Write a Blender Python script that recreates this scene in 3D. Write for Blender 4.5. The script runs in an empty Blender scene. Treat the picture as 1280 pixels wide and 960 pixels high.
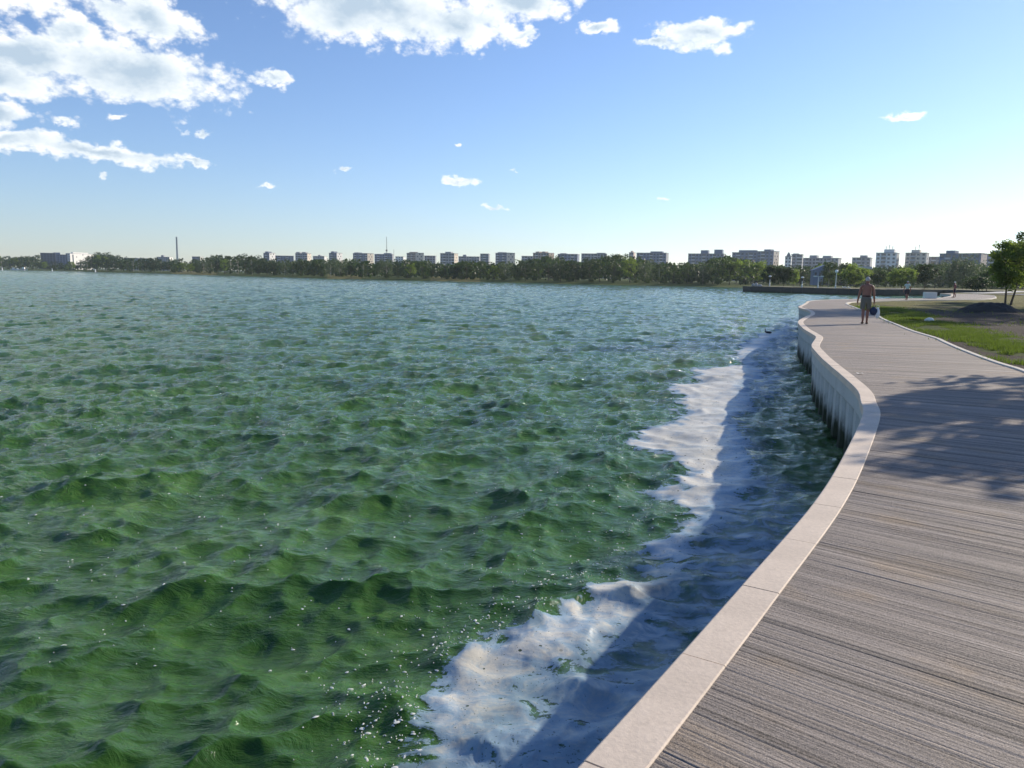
import bpy, bmesh, math, random
import numpy as np
from mathutils import Vector, Matrix, noise as mnoise
rnd = random.Random(7)
rng = np.random.default_rng(11)
SC = bpy.context.scene
COL = SC.collection

# ------------------------------------------------------------------ camera
DECK = 1.25                     # deck height above the lake (water is z = 0)
CAMZ = DECK + 1.65
F, PITCH, ROLL = 960.0, math.radians(8.1), math.radians(0.9)
cp, sp, cr, sr = math.cos(PITCH), math.sin(PITCH), math.cos(ROLL), math.sin(ROLL)
e_u, e_f = Vector((0, sp, cp)), Vector((0, cp, -sp))
ax = cr * Vector((1, 0, 0)) + sr * e_u
ay = -sr * Vector((1, 0, 0)) + cr * e_u
az = -e_f
cam_d = bpy.data.cameras.new("camera")
cam_d.sensor_width = 36
cam_d.lens = F / 1280 * 36
cam_d.clip_start = 0.05
cam_d.clip_end = 20000
cam = bpy.data.objects.new("camera", cam_d)
COL.objects.link(cam)
cam.matrix_world = Matrix(((ax.x, ay.x, az.x, 0), (ax.y, ay.y, az.y, 0), (ax.z, ay.z, az.z, CAMZ), (0, 0, 0, 1)))
SC.camera = cam


def ray(px, py):
    x, y = (px - 640) / F, -(py - 480) / F
    xr, yr = x * cr - y * sr, x * sr + y * cr
    return np.array([xr, cp + yr * sp, -sp + yr * cp])


def gp(px, py, z=0.0):
    """point of the level z under a pixel of the 1280x960 photograph"""
    d = ray(px, py)
    return d[:2] * ((CAMZ - z) / -d[2])


def horizon(px):
    return 343.4 + (px - 640) * math.tan(ROLL)


def at(px, D):
    """ground position at depth D along a picture column"""
    d = ray(px, horizon(px))
    return d[0] / d[1] * D, D


def zat(px, py, D):
    d = ray(px, py)
    return CAMZ + d[2] / d[1] * D


# ------------------------------------------------------------------ sun, sky, exposure
SUN_EL = math.radians(22.2)
SUN_AZ = math.atan2(0.82, 0.56)          # from +Y towards +X
S = Vector((math.sin(SUN_AZ) * math.cos(SUN_EL), math.cos(SUN_AZ) * math.cos(SUN_EL), math.sin(SUN_EL)))
sl = bpy.data.lights.new("sun", 'SUN')
sl.energy = 5.0
sl.angle = math.radians(0.55)
sl.color = (1.0, 0.89, 0.73)
so = bpy.data.objects.new("sun", sl)
so.rotation_euler = S.to_track_quat('Z', 'Y').to_euler()
so.location = (60, 40, 60)
COL.objects.link(so)

SC.view_settings.view_transform = 'Standard'
SC.view_settings.look = 'None'
SC.view_settings.exposure = 0.42
SC.view_settings.gamma = 1.0
SC.render.engine = 'CYCLES'
SC.cycles.max_bounces = 8
SC.cycles.transparent_max_bounces = 12
SC.cycles.volume_bounces = 0
SC.cycles.use_denoising = True

W = bpy.data.worlds.new("World")
SC.world = W
W.use_nodes = True
nt = W.node_tree
nt.nodes.clear()


class NT:
    """small helper to write node graphs"""
    def __init__(s, tree):
        s.t = tree
        s.L = tree.links

    def n(s, typ, **kw):
        nd = s.t.nodes.new(typ)
        for k, v in kw.items():
            setattr(nd, k, v)
        return nd

    def put(s, sock, v):
        if hasattr(v, 'links') or isinstance(v, bpy.types.NodeSocket):
            s.L.new(v, sock)
        elif v is not None:
            sock.default_value = v

    def m(s, op, a, b=None, c=None, clamp=False):
        nd = s.n('ShaderNodeMath', operation=op, use_clamp=clamp)
        for i, v in enumerate((a, b, c)):
            if v is not None:
                s.put(nd.inputs[i], v)
        return nd.outputs[0]

    def vm(s, op, a, b=None, scale=None):
        nd = s.n('ShaderNodeVectorMath', operation=op)
        s.put(nd.inputs[0], a)
        if b is not None:
            s.put(nd.inputs[1], b)
        if scale is not None:
            s.put(nd.inputs['Scale'], scale)
        return nd.outputs['Value'] if op in ('LENGTH', 'DOT_PRODUCT') else nd.outputs[0]

    def mix(s, fac, a, b, mode='MIX'):
        nd = s.n('ShaderNodeMix', data_type='RGBA', blend_type=mode)
        s.put(nd.inputs[0], fac)
        s.put(nd.inputs[6], a)
        s.put(nd.inputs[7], b)
        return nd.outputs[2]

    def sstep(s, v, lo, hi, a=0.0, b=1.0):
        nd = s.n('ShaderNodeMapRange', interpolation_type='SMOOTHSTEP')
        s.put(nd.inputs[0], v)
        nd.inputs[1].default_value = lo
        nd.inputs[2].default_value = hi
        nd.inputs[3].default_value = a
        nd.inputs[4].default_value = b
        return nd.outputs[0]

    def noise(s, vec, scale, detail=4, rough=0.55, dist=0.0, dim='3D', lac=2.0):
        nd = s.n('ShaderNodeTexNoise', noise_dimensions=dim)
        if vec is not None:
            s.L.new(vec, nd.inputs['Vector'])
        nd.inputs['Scale'].default_value = scale
        nd.inputs['Detail'].default_value = detail
        nd.inputs['Roughness'].default_value = rough
        nd.inputs['Lacunarity'].default_value = lac
        nd.inputs['Distortion'].default_value = dist
        return nd.outputs['Fac']

    def mapping(s, vec, loc=(0, 0, 0), rot=(0, 0, 0), scl=(1, 1, 1), typ='POINT'):
        nd = s.n('ShaderNodeMapping', vector_type=typ)
        s.L.new(vec, nd.inputs[0])
        nd.inputs['Location'].default_value = loc
        nd.inputs['Rotation'].default_value = rot
        nd.inputs['Scale'].default_value = scl
        return nd.outputs[0]

    def ramp(s, fac, stops):
        nd = s.n('ShaderNodeValToRGB')
        s.put(nd.inputs[0], fac)
        el = nd.color_ramp.elements
        while len(el) < len(stops):
            el.new(0.5)
        for e, (p, c) in zip(el, stops):
            e.position = p
            e.color = (*c, 1)
        return nd.outputs[0]


g = NT(nt)
sky = g.n('ShaderNodeTexSky', sky_type='NISHITA')
sky.sun_disc = False
sky.sun_elevation = SUN_EL
sky.sun_rotation = SUN_AZ
sky.air_density = 1.0
sky.dust_density = 0.18
sky.ozone_density = 2.7
tc = g.n('ShaderNodeTexCoord')
sep = g.n('ShaderNodeSeparateXYZ')
g.L.new(tc.outputs['Generated'], sep.inputs[0])
AZ = g.m('MULTIPLY', g.m('ARCTAN2', sep.outputs[0], sep.outputs[1]), 57.2958)
EL = g.m('MULTIPLY', g.m('ARCSINE', sep.outputs[2]), 57.2958)
cb = g.n('ShaderNodeCombineXYZ')
g.put(cb.inputs[0], AZ)
g.put(cb.inputs[1], EL)
P0 = cb.outputs[0]
# edges are broken up by distorting the position first
nd = g.n('ShaderNodeTexNoise', noise_dimensions='3D')
g.L.new(g.mapping(P0, scl=(1, 1.5, 1)), nd.inputs['Vector'])
nd.inputs['Scale'].default_value = 0.42
nd.inputs['Detail'].default_value = 6
nd.inputs['Roughness'].default_value = 0.62
off = g.vm('SUBTRACT', nd.outputs['Color'], (0.5, 0.5, 0.5))
P1 = g.vm('ADD', P0, g.vm('MULTIPLY', off, (3.4, 2.2, 0)))
# cumulus banks: azimuth, elevation, half width, half height, tilt (degrees), weight
BANKS = [(-25.6, 12.3, 6.4, 1.9, -3, 1), (-31.8, 12.6, 4.2, 1.5, 4, 1), (-33.5, 10.9, 4.6, 1.25, 4, 1), (-33.5, 16.0, 6.0, 1.5, 3, 1), (-24.9, 15.6, 3.4, 1.35, -8, 1),
         (-28.6, 14.3, 2.4, 1.0, 0, .95), (-33.5, 8.9, 2.7, 0.75, 3, 1), (-27.6, 7.3, 5.2, 0.62, -2, 1), (-33.6, 7.5, 4.6, 0.62, 3, 1), (-22.3, 7.0, 2.0, 0.3, 0, .8),
         (-10, 17.6, 7.0, 2.1, 2, 1.05), (-4.0, 16.9, 4.2, 1.6, -2, 1), (0.2, 18.4, 4.0, 1.1, -4, 1), (4.5, 19.6, 4.0, .7, -4, 1), (-17.0, 12.7, 2.1, 0.55, 0, .9),
         (5.5, 16.8, 1.7, 0.55, 0, .9), (12.9, 16.1, 2.9, 1.0, -2, 1), (9.8, 15.9, 1.9, .5, 0, .85), (0.2, 16.2, 1.5, .6, 0, .9),
         (-21.6, 9.2, 1.5, .38, 3, .75), (-12.3, 7.2, .85, .3, 0, .8), (-4.0, 6.7, 1.8, .36, 0, .8), (0.1, 7.3, .5, .18, 0, .6),
         (-17.8, 5.9, 1.0, .26, 0, .7), (-1.6, 5.1, 1.3, .24, 0, .7), (10.6, 5.6, .9, .22, 0, .7), (26.0, 10.4, 1.7, .3, 0, .85),
         (-27.9, 5.7, .6, .3, 0, .7), (-4.2, 9.2, .5, .2, 0, .6), (-26.6, 9.6, 1.0, .35, 0, .6), (-29.6, 9.0, 1.7, .5, 0, .7),
         (-46, 13, 8, 2.4, 0, 1), (-20, 26, 10, 2.4, 4, 1), (-66, 24, 10, 3, 0, 1), (110, 22, 10, 2.6, 0, 1), (-140, 20, 12, 3, 0, 1)]
fld = None
for (a, e, hw, hh, tl, wt) in BANKS:
    v = g.mapping(P1, loc=(a, e, 0), rot=(0, 0, math.radians(tl)), scl=(hw * 1.24, hh * 1.30, 1), typ='TEXTURE')
    l = g.m('SUBTRACT', wt, g.vm('LENGTH', v))
    fld = l if fld is None else g.m('SMOOTH_MAX', fld, l, 0.12)
detail = g.noise(g.mapping(P0, scl=(1, 1.5, 1)), 0.50, 9, 0.56)
vb = g.n('ShaderNodeTexVoronoi', feature='F1')
g.L.new(g.mapping(P0, scl=(1, 1.45, 1)), vb.inputs['Vector'])
vb.inputs['Scale'].default_value = 0.95
vb.inputs['Detail'].default_value = 3.0
vb.inputs['Roughness'].default_value = 0.55
puff = g.m('MULTIPLY', g.m('SUBTRACT', 0.62, vb.outputs['Distance']), 0.36)
dens = g.m('ADD', puff, g.m('ADD', fld, g.m('MULTIPLY', g.m('SUBTRACT', detail, 0.5), 0.95)))
alpha = g.sstep(dens, -0.08, 0.34)
# self shading: more cloud towards the sun = darker
SH = g.vm('ADD', P0, (0.75, 0.42, 0))
detail2 = g.noise(g.mapping(SH, scl=(1, 1.5, 1)), 0.50, 9, 0.56)
big = g.noise(g.mapping(P0, scl=(1, 1.7, 1)), 0.20, 5, 0.55)
bigs = g.noise(g.mapping(SH, scl=(1, 1.7, 1)), 0.20, 5, 0.55)
relief = g.m('ADD', g.m('MULTIPLY', g.m('SUBTRACT', detail, detail2), .60), g.m('MULTIPLY', g.m('SUBTRACT', big, bigs), 1.6))
thick = g.sstep(g.m('ADD', fld, g.m('MULTIPLY', g.m('SUBTRACT', big, .5), 1.3)), 0.12, 1.25)
lum = g.m('ADD', g.m('SUBTRACT', 1.0, g.m('MULTIPLY', thick, 0.95)), g.m('MULTIPLY', relief, 0.9), clamp=True)
ccol = g.ramp(lum, [(0.25, (3.6, 4.5, 5.4)), (0.60, (5.8, 6.4, 6.8)), (0.95, (7.9, 8.0, 7.9))])
skyc = g.mix(g.m('MULTIPLY', alpha, 0.96), g.vm('MULTIPLY', sky.outputs[0], (0.87, 0.94, 1.14)), ccol)
bg = g.n('ShaderNodeBackground')
g.L.new(skyc, bg.inputs[0])
bg.inputs[1].default_value = 0.113
ow = g.n('ShaderNodeOutputWorld')
g.L.new(bg.outputs[0], ow.inputs[0])
W.cycles.sampling_method = 'MANUAL'
W.cycles.sample_map_resolution = 1024

# ------------------------------------------------------------------ helpers
def props(o, label=None, cat=None, group=None, kind=None):
    if label:
        o['label'] = label
    if cat:
        o['category'] = cat
    if group:
        o['group'] = group
    if kind:
        o['kind'] = kind
    return o


def link(name, data, parent=None, loc=None, rz=None):
    o = bpy.data.objects.new(name, data)
    COL.objects.link(o)
    if parent is not None:
        o.parent = parent
    if loc is not None:
        o.location = loc
    if rz is not None:
        o.rotation_euler = (0, 0, rz)
    return o


def npmesh(name, V, Fq, mats=(), midx=None, smooth=False):
    """V (n,3), Fq (m,k) array or list of lists"""
    me = bpy.data.meshes.new(name)
    V = np.asarray(V, dtype=np.float32)
    me.vertices.add(len(V))
    me.vertices.foreach_set('co', V.ravel())
    if isinstance(Fq, np.ndarray):
        m, k = Fq.shape
        loops = Fq.ravel().astype(np.int32)
        starts = np.arange(m, dtype=np.int32) * k
    else:
        loops = np.array([i for f in Fq for i in f], dtype=np.int32)
        lens = np.array([len(f) for f in Fq])
        starts = np.concatenate([[0], np.cumsum(lens)[:-1]]).astype(np.int32)
        m = len(Fq)
    me.loops.add(len(loops))
    me.loops.foreach_set('vertex_index', loops)
    me.polygons.add(m)
    me.polygons.foreach_set('loop_start', starts)
    if midx is not None:
        me.polygons.foreach_set('material_index', np.asarray(midx, dtype=np.int32))
    for mt in mats:
        me.materials.append(mt)
    me.update(calc_edges=True)
    me.polygons.foreach_set('use_smooth', np.full(m, bool(smooth)))
    return me


def fattr(me, name, arr, domain='POINT'):
    a = me.attributes.new(name, 'FLOAT', domain)
    a.data.foreach_set('value', np.asarray(arr, dtype=np.float32))


class MB:
    """collects boxes, tubes and prisms into one mesh"""
    def __init__(s):
        s.V, s.F, s.M = [], [], []

    def add(s, V, Fs, m=0):
        b = len(s.V)
        s.V += [tuple(v) for v in V]
        s.F += [[b + i for i in f] for f in Fs]
        s.M += [m] * len(Fs)

    def box(s, x0, x1, y0, y1, z0, z1, m=0):
        s.add([(x0, y0, z0), (x1, y0, z0), (x1, y1, z0), (x0, y1, z0), (x0, y0, z1), (x1, y0, z1), (x1, y1, z1), (x0, y1, z1)],
              [(0, 3, 2, 1), (4, 5, 6, 7), (0, 1, 5, 4), (1, 2, 6, 5), (2, 3, 7, 6), (3, 0, 4, 7)], m)

    def tube(s, pts, rad, n=8, m=0, caps=True):
        pts = [Vector(p) for p in pts]
        if not hasattr(rad, '__len__'):
            rad = [rad] * len(pts)
        V, Fs = [], []
        for i, p in enumerate(pts):
            d = (pts[min(i + 1, len(pts) - 1)] - pts[max(i - 1, 0)]).normalized()
            a = d.cross(Vector((0, 1, 0)) if abs(d.y) < .9 else Vector((1, 0, 0))).normalized()
            b = d.cross(a)
            for k in range(n):
                t = 2 * math.pi * k / n
                V.append(p + (a * math.cos(t) + b * math.sin(t)) * rad[i])
        for i in range(len(pts) - 1):
            for k in range(n):
                Fs.append((i * n + k, i * n + (k + 1) % n, (i + 1) * n + (k + 1) % n, (i + 1) * n + k))
        if caps:
            Fs.append(tuple(range(n - 1, -1, -1)))
            Fs.append(tuple((len(pts) - 1) * n + k for k in range(n)))
        s.add(V, Fs, m)

    def lathe(s, prof, n=12, c=(0, 0, 0), m=0):
        V, Fs = [], []
        for (r, z) in prof:
            for k in range(n):
                t = 2 * math.pi * k / n
                V.append((c[0] + r * math.cos(t), c[1] + r * math.sin(t), c[2] + z))
        for i in range(len(prof) - 1):
            for k in range(n):
                Fs.append((i * n + k, i * n + (k + 1) % n, (i + 1) * n + (k + 1) % n, (i + 1) * n + k))
        s.add(V, Fs, m)

    def mesh(s, name, mats, smooth=False):
        if not isinstance(mats, (list, tuple)):
            mats = [mats]
        return npmesh(name, s.V, s.F, mats, s.M, smooth)

    def obj(s, name, mats, parent=None, loc=None, rz=None, smooth=False):
        return link(name, s.mesh(name, mats, smooth), parent, loc, rz)


def newmat(name):
    m = bpy.data.materials.new(name)
    m.use_nodes = True
    t = NT(m.node_tree)
    b = m.node_tree.nodes['Principled BSDF']
    return m, t, b


def simple(name, col, rough=0.7, var=0.25, scale=3.0, bump=0.0, bscale=None, spec=0.3, metal=0.0, obj_coords=True):
    m, t, b = newmat(name)
    co = t.n('ShaderNodeTexCoord').outputs['Object']
    n1 = t.noise(co, scale, 5, 0.6)
    f = t.m('MULTIPLY_ADD', t.m('SUBTRACT', n1, 0.5), 2.4 * var, 1.0)
    c = t.vm('SCALE', (col[0], col[1], col[2]), scale=f)
    t.L.new(c, b.inputs['Base Color'])
    b.inputs['Roughness'].default_value = rough
    b.inputs['Metallic'].default_value = metal
    b.inputs['Specular IOR Level'].default_value = spec
    if bump:
        bn = t.n('ShaderNodeBump')
        bn.inputs['Distance'].default_value = bump
        bn.inputs['Strength'].default_value = 1.0
        t.L.new(t.noise(co, bscale or scale * 4, 4, 0.6), bn.inputs['Height'])
        t.L.new(bn.outputs[0], b.inputs['Normal'])
    return m


def catmull(P, step):
    P = [np.array(p, float) for p in P]
    P = [2 * P[0] - P[1]] + P + [2 * P[-1] - P[-2]]
    out = []
    for i in range(1, len(P) - 2):
        p0, p1, p2, p3 = P[i - 1:i + 3]
        n = max(2, int(np.linalg.norm(p2 - p1) / step))
        for k in range(n):
            t = k / n
            out.append(.5 * ((2 * p1) + (-p0 + p2) * t + (2 * p0 - 5 * p1 + 4 * p2 - p3) * t * t + (-p0 + 3 * p1 - 3 * p2 + p3) * t ** 3))
    out.append(P[-2])
    return np.array(out)


def resample(P, step):
    d = np.r_[0, np.cumsum(np.linalg.norm(np.diff(P, axis=0), axis=1))]
    n = max(2, int(round(d[-1] / step)) + 1)
    s = np.linspace(0, d[-1], n)
    return np.c_[np.interp(s, d, P[:, 0]), np.interp(s, d, P[:, 1])]


def normals2(P):
    t = np.gradient(P, axis=0)
    t /= np.linalg.norm(t, axis=1)[:, None] + 1e-9
    return np.c_[t[:, 1], -t[:, 0]]      # to the right of the direction of travel


def seg_dist(P, poly, closed=True, sign=True):
    """signed distance of points to a polygon (positive inside)"""
    P = np.asarray(P, float)
    poly = np.asarray(poly, float)
    A = poly
    B = np.roll(poly, -1, axis=0)
    if not closed:
        A, B = A[:-1], B[:-1]
    dmin = np.full(len(P), 1e18)
    inside = np.zeros(len(P), bool)
    for a, b in zip(A, B):
        ab = b - a
        t = np.clip(((P - a) @ ab) / (ab @ ab + 1e-12), 0, 1)
        q = P - a - t[:, None] * ab
        dmin = np.minimum(dmin, (q ** 2).sum(1))
        if sign:
            c = ((a[1] > P[:, 1]) != (b[1] > P[:, 1]))
            with np.errstate(divide='ignore', invalid='ignore'):
                xi = (b[0] - a[0]) * (P[:, 1] - a[1]) / (b[1] - a[1] + 1e-30) + a[0]
            inside ^= c & (P[:, 0] < xi)
    d = np.sqrt(dmin)
    return np.where(inside, d, -d) if sign else d


def lattice(seed, n=256):
    return np.random.default_rng(seed).random((n, n))


_lat = [lattice(100 + i) for i in range(6)]


def vnoise(x, y, octs=4, k=0):
    """value noise 0..1, vectorised"""
    out = 0
    amp, tot = 1.0, 0
    for o in range(octs):
        L = _lat[(o + k) % 6]
        xs, ys = x * 2 ** o + 13.7 * k, y * 2 ** o + 7.1 * k
        xi, yi = np.floor(xs).astype(int), np.floor(ys).astype(int)
        fx, fy = xs - xi, ys - yi
        fx, fy = fx * fx * (3 - 2 * fx), fy * fy * (3 - 2 * fy)
        a = L[xi % 256, yi % 256]
        b = L[(xi + 1) % 256, yi % 256]
        c = L[xi % 256, (yi + 1) % 256]
        d = L[(xi + 1) % 256, (yi + 1) % 256]
        out = out + amp * ((a * (1 - fx) + b * fx) * (1 - fy) + (c * (1 - fx) + d * fx) * fy)
        tot += amp
        amp *= 0.5
    return out / tot


# ------------------------------------------------------------------ outlines of the promenade (metres)
OUT = [(-3.2, -3.0), (-1.15, 0.3), (0.24, 2.39), (1.26, 3.97), (2.31, 5.63), (3.25, 7.3), (4.36, 9.4),
       (4.78, 10.4), (5.24, 11.57), (5.78, 13.44), (6.4, 15.69), (6.97, 17.6), (7.56, 19.4), (8.72, 22.1), (9.17, 23.6), (9.9, 26.29),
       (11.2, 30.26), (12.95, 34.2), (14.35, 37.2), (15.7, 41.0), (17.0, 46.0), (18.86, 50.4), (20.9, 55.2), (22.6, 59.2), (25.4, 63.4), (30, 68), (36, 72),
       (42, 77), (47, 84), (52, 92), (57, 101), (60, 109)]
RIGHT = [(1.6, -5.4), (3.4, -1.6), (5.4, 2.6), (6.9, 6.2), (8.0, 9.6), (8.9, 12.4), (9.64, 14.5), (10.07, 16.06), (10.99, 18.81), (11.8, 21.0), (12.4, 22.6),
         (13.24, 25.51), (14.48, 29.1), (15.91, 33.18), (17.38, 36.92), (19.0, 41.8), (20.9, 47.4), (23.5, 54.6), (26.2, 59.2), (29.5, 62.8),
         (34.5, 66.8), (40, 70.5), (46, 75.5), (51, 82), (56, 90), (61, 99), (64, 108)]
OUTC = catmull(OUT, 0.12)
RIGHTC = catmull(RIGHT, 0.15)
OUTF = resample(OUTC, 0.1)
NOUT = normals2(OUTF)
KW = 0.20
INN = OUTF + NOUT * KW

# land outline: behind the wall, round the bay, along the pier head and the far shore
LAND_WALL = [tuple(p) for p in resample(OUTF + NOUT * 0.12, 1.0)] + [(62, 112), (72, 124), (88, 138), (93, 150), (88.5, 159.5), (80, 153.5), (69.1, 146.5), (51.2, 167), (51, 172)]
LAND_SHORE = [(62, 190), (84, 214), (92, 236), (65.4, 246), (30, 262), (-6.5, 285), (-24, 296), (-50, 312), (-84, 337), (-120, 372), (-160, 420), (-233, 512), (-330, 610),
              (-508, 768), (-760, 900), (-1200, 1050), (-2600, 1500)]
LAND = LAND_WALL + LAND_SHORE + [(-6000, 9000), (9000, 9000), (9000, -3000), (20, -60), (-1, -12)]

# ------------------------------------------------------------------ waves
def tile(L, N, lmin, lmax, lpeak, rms, wdir, spread, seed, back=0.15):
    r = np.random.default_rng(seed)
    k1 = np.fft.fftfreq(N, d=L / N) * 2 * np.pi
    kx, ky = np.meshgrid(k1, k1, indexing='ij')
    k = np.hypot(kx, ky)
    k[0, 0] = 1
    kp = 2 * np.pi / lpeak
    Sp = k ** -4.0 * np.exp(-1.1 * (kp / k) ** 2)
    c = (kx * wdir[0] + ky * wdir[1]) / k
    D = np.where(c > 0, np.abs(c) ** spread, back * np.abs(c) ** spread) + 0.03
    band = (k > 2 * np.pi / lmax) & (k < 2 * np.pi / lmin)
    A = np.sqrt(Sp * D) * band * (r.normal(size=k.shape) + 1j * r.normal(size=k.shape))
    h = np.fft.ifft2(A).real
    dx = np.fft.ifft2(1j * kx / k * A).real
    dy = np.fft.ifft2(1j * ky / k * A).real
    s = rms / h.std()
    return L, N, h * s, dx * s, dy * s


WD = np.array([0.50, -0.866])
WD2 = np.array([-0.72, -0.69])
T = [tile(37.0, 512, 0.35, 14, 2.7, 0.038, WD, 1.8, 1), tile(19.0, 512, 0.3, 4, 1.0, 0.0125, WD2, 1.0, 2),
     tile(9.1, 512, 0.16, 0.8, 0.50, 0.0112, WD, .8, 3, .5), tile(2.3, 512, 0.045, 0.24, 0.2, 0.0022, WD, .8, 4, .6)]
TL = [3.4, 2.2, 0.45, 0.14]
CH = [1.1, 1.0, 1.0, 0.8]


def sample(t, x, y):
    L, N, h, dx, dy = t
    u, v = x / L * N, y / L * N
    ui, vi = np.floor(u).astype(int), np.floor(v).astype(int)
    fu, fv = u - ui, v - vi
    a, b, c, d = (ui % N, vi % N), ((ui + 1) % N, vi % N), (ui % N, (vi + 1) % N), ((ui + 1) % N, (vi + 1) % N)
    w = ((1 - fu) * (1 - fv), fu * (1 - fv), (1 - fu) * fv, fu * fv)
    return [sum(wi * q[i] for wi, i in zip(w, (a, b, c, d))) for q in (h, dx, dy)]


# foam bank: outline on the water
FOAM_PX = [(470, 1010), (520, 925), (530, 885), (556, 850), (562, 832), (585, 812), (622, 798), (616, 786), (652, 788), (690, 772), (722, 752), (726, 728), (745, 716), (790, 716),
           (826, 694), (790, 678), (838, 655), (850, 632), (806, 606), (846, 600), (868, 588), (800, 560), (786, 543), (842, 524), (852, 500), (842, 484), (870, 472), (872, 460), (928, 455),
           (918, 440), (938, 424), (960, 415), (985, 408)]
FOAM_L = [tuple(gp(x, y)) for x, y in FOAM_PX]
FOAM_L = [(-4.2, 1.0), (-2.6, 2.6)] + FOAM_L
# the landward side follows the wall
wl = OUTF[(OUTF[:, 1] > -2) & (OUTF[:, 1] < 44)]
FOAM_POLY = FOAM_L + [tuple(p) for p in wl[::-10]]


def foam_cov(x, y):
    P = np.c_[x, y]
    n1 = vnoise(x * 2.1, y * 2.1, 5, 1) - .5
    n2 = vnoise(x * .55, y * .55, 4, 2) - .5
    sd = seg_dist(P, FOAM_POLY)
    dl = seg_dist(P, FOAM_L, closed=False, sign=False)
    dw = seg_dist(P, wl[::8], closed=False, sign=False)
    n3 = vnoise(x * 7.5, y * 5.0, 4, 4) - .5
    edge = np.where(sd > 0, dl, -dl) + n1 * (0.42 + 0.02 * y) + n2 * 0.3 + n3 * .30
    cov = np.clip(edge / 0.32 + 0.30, 0, 1)
    # towards the wall the scum thins to a film; close to the bulges of the wall it is clear
    wd = np.interp(y, [5.6, 7.5, 9.5, 11, 16, 20, 30], [0, .25, .6, 1.1, 1.15, .7, .5])
    thin = np.clip((dw - wd * (0.75 + n2 * 1.6)) / (0.25 + 0.5 * wd), 0, 1)
    film = 0.30 + 0.70 * np.clip((dw - 1.25 - n2 * .9) / 0.8, 0, 1)
    film = np.maximum(film, 0.55 * np.clip((6.6 - y) / 1.6, 0, 1))
    strip = np.clip((2.0 - dw) / .7, 0, 1) * thin * np.clip((np.where(sd > 0, dl, 0) - .12 + n3 * .3) / .2, 0, 1)
    foam_cov.strip = strip
    foam_cov.rip = np.clip((1.7 - dw) / .5, 0, 1)
    return cov * thin * film * (sd > -1.2)


def water_height(x, y, d=None, calm=None):
    """displaced surface; d = local mesh spacing"""
    h = np.zeros_like(x)
    X, Y = x.copy(), y.copy()
    shelter = 1.0
    for t, tl, ch in zip(T, TL, CH):
        hh, dx, dy = sample(t, x, y)
        w = 1.0
        if d is not None and tl < 1:
            w = np.clip((tl / d - 2.0) / 2.0, 0, 1)
        if calm is not None:
            w = w * (1 - (.32 if tl > 1 else 0.6 if tl > .3 else .9) * calm)
        h += hh * w
        X += dx * w * ch
        Y += dy * w * ch
    return X, Y, h


# single steep crests that stand out of the near water
BUMPS = [(490, 868, 0.09, 0.26, 0.30), (440, 950, 0.10, 0.2, 0.25), (680, 775, 0.10, .34, .22), (700, 850, .08, .5, .2), (500, 612, .10, .7, .4)]


def bumps(x, y, X, Y, h):
    for (px, py, a, sx, sy) in BUMPS:
        c = gp(px, py, 0.05)
        u, v = x - c[0], y - c[1]
        e = a * np.exp(-np.sqrt((u / sx) ** 2 + (v / sy) ** 2 + 0.03) * 1.9)
        h += e
    return h


TH0, TH1, NTH = math.radians(-47), math.radians(50), 660
R0, R1, NR = 2.3, 2600.0, 1180
th = np.linspace(TH0, TH1, NTH)
rr = R0 * (R1 / R0) ** (np.linspace(0, 1, NR) ** 1.0)
RR, TT = np.meshgrid(rr, th, indexing='ij')
gx, gy = (RR * np.sin(TT)).ravel(), (RR * np.cos(TT)).ravel()
spc = np.maximum(RR * (TH1 - TH0) / NTH, RR * (math.log(R1 / R0) / NR)).ravel()
near = RR.ravel() < 70
calm = np.zeros(len(gx))
calm[near] = foam_cov(gx[near], gy[near])
strip_a = np.zeros(len(gx))
strip_a[near] = foam_cov.strip
calm_w = calm.copy()
calm_w[near] *= 1 - .8 * foam_cov.rip
wx, wy, wz = water_height(gx, gy, spc, calm_w)
wz = bumps(gx, gy, wx, wy, wz)
idx = np.arange(NR * NTH).reshape(NR, NTH)
quads = np.stack([idx[:-1, :-1], idx[:-1, 1:], idx[1:, 1:], idx[1:, :-1]], -1).reshape(-1, 4)
# leave out water cells far under the land
ccx, ccy = gx[quads[:, 0]], gy[quads[:, 0]]
sdl = seg_dist(np.c_[ccx, ccy], LAND)
quads_w = quads[(sdl < 1.5 + spc[quads[:, 0]] * 2)]


def compact(V, Q, *attrs):
    used = np.zeros(len(V), bool)
    used[Q.ravel()] = True
    re = np.cumsum(used) - 1
    return [V[used], re[Q]] + [a[used] for a in attrs]


# --- water material
mw, t, b = newmat("lake_water")
co = t.n('ShaderNodeTexCoord').outputs['Object']
res = t.n('ShaderNodeAttribute', attribute_name='spacing').outputs['Fac']
cn = t.noise(co, 0.35, 5, 0.6, 0.6)
cn2 = t.noise(t.mapping(co, rot=(0, 0, .5), scl=(.6, 2.2, 1)), 1.6, 6, 0.62, 1.2)
wc = t.ramp(t.m('ADD', t.m('MULTIPLY', cn, .6), t.m('MULTIPLY', cn2, .4)),
            [(0.36, (0.024, 0.074, 0.011)), (0.52, (0.048, 0.120, 0.017)), (0.66, (0.090, 0.180, 0.036))])
t.L.new(wc, b.inputs['Base Color'])
b.inputs['Roughness'].default_value = 0.06
b.inputs['IOR'].default_value = 1.333
b.inputs['Specular IOR Level'].default_value = 0.5
b.inputs['Subsurface Weight'].default_value = 1.0
b.inputs['Subsurface Radius'].default_value = (0.25, 0.6, 0.15)
b.inputs['Subsurface Scale'].default_value = 0.08
n_a = t.noise(t.mapping(co, rot=(0, 0, -0.52), scl=(1, 1.7, 1)), 9.0, 5, 0.62, 0.8)
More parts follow.
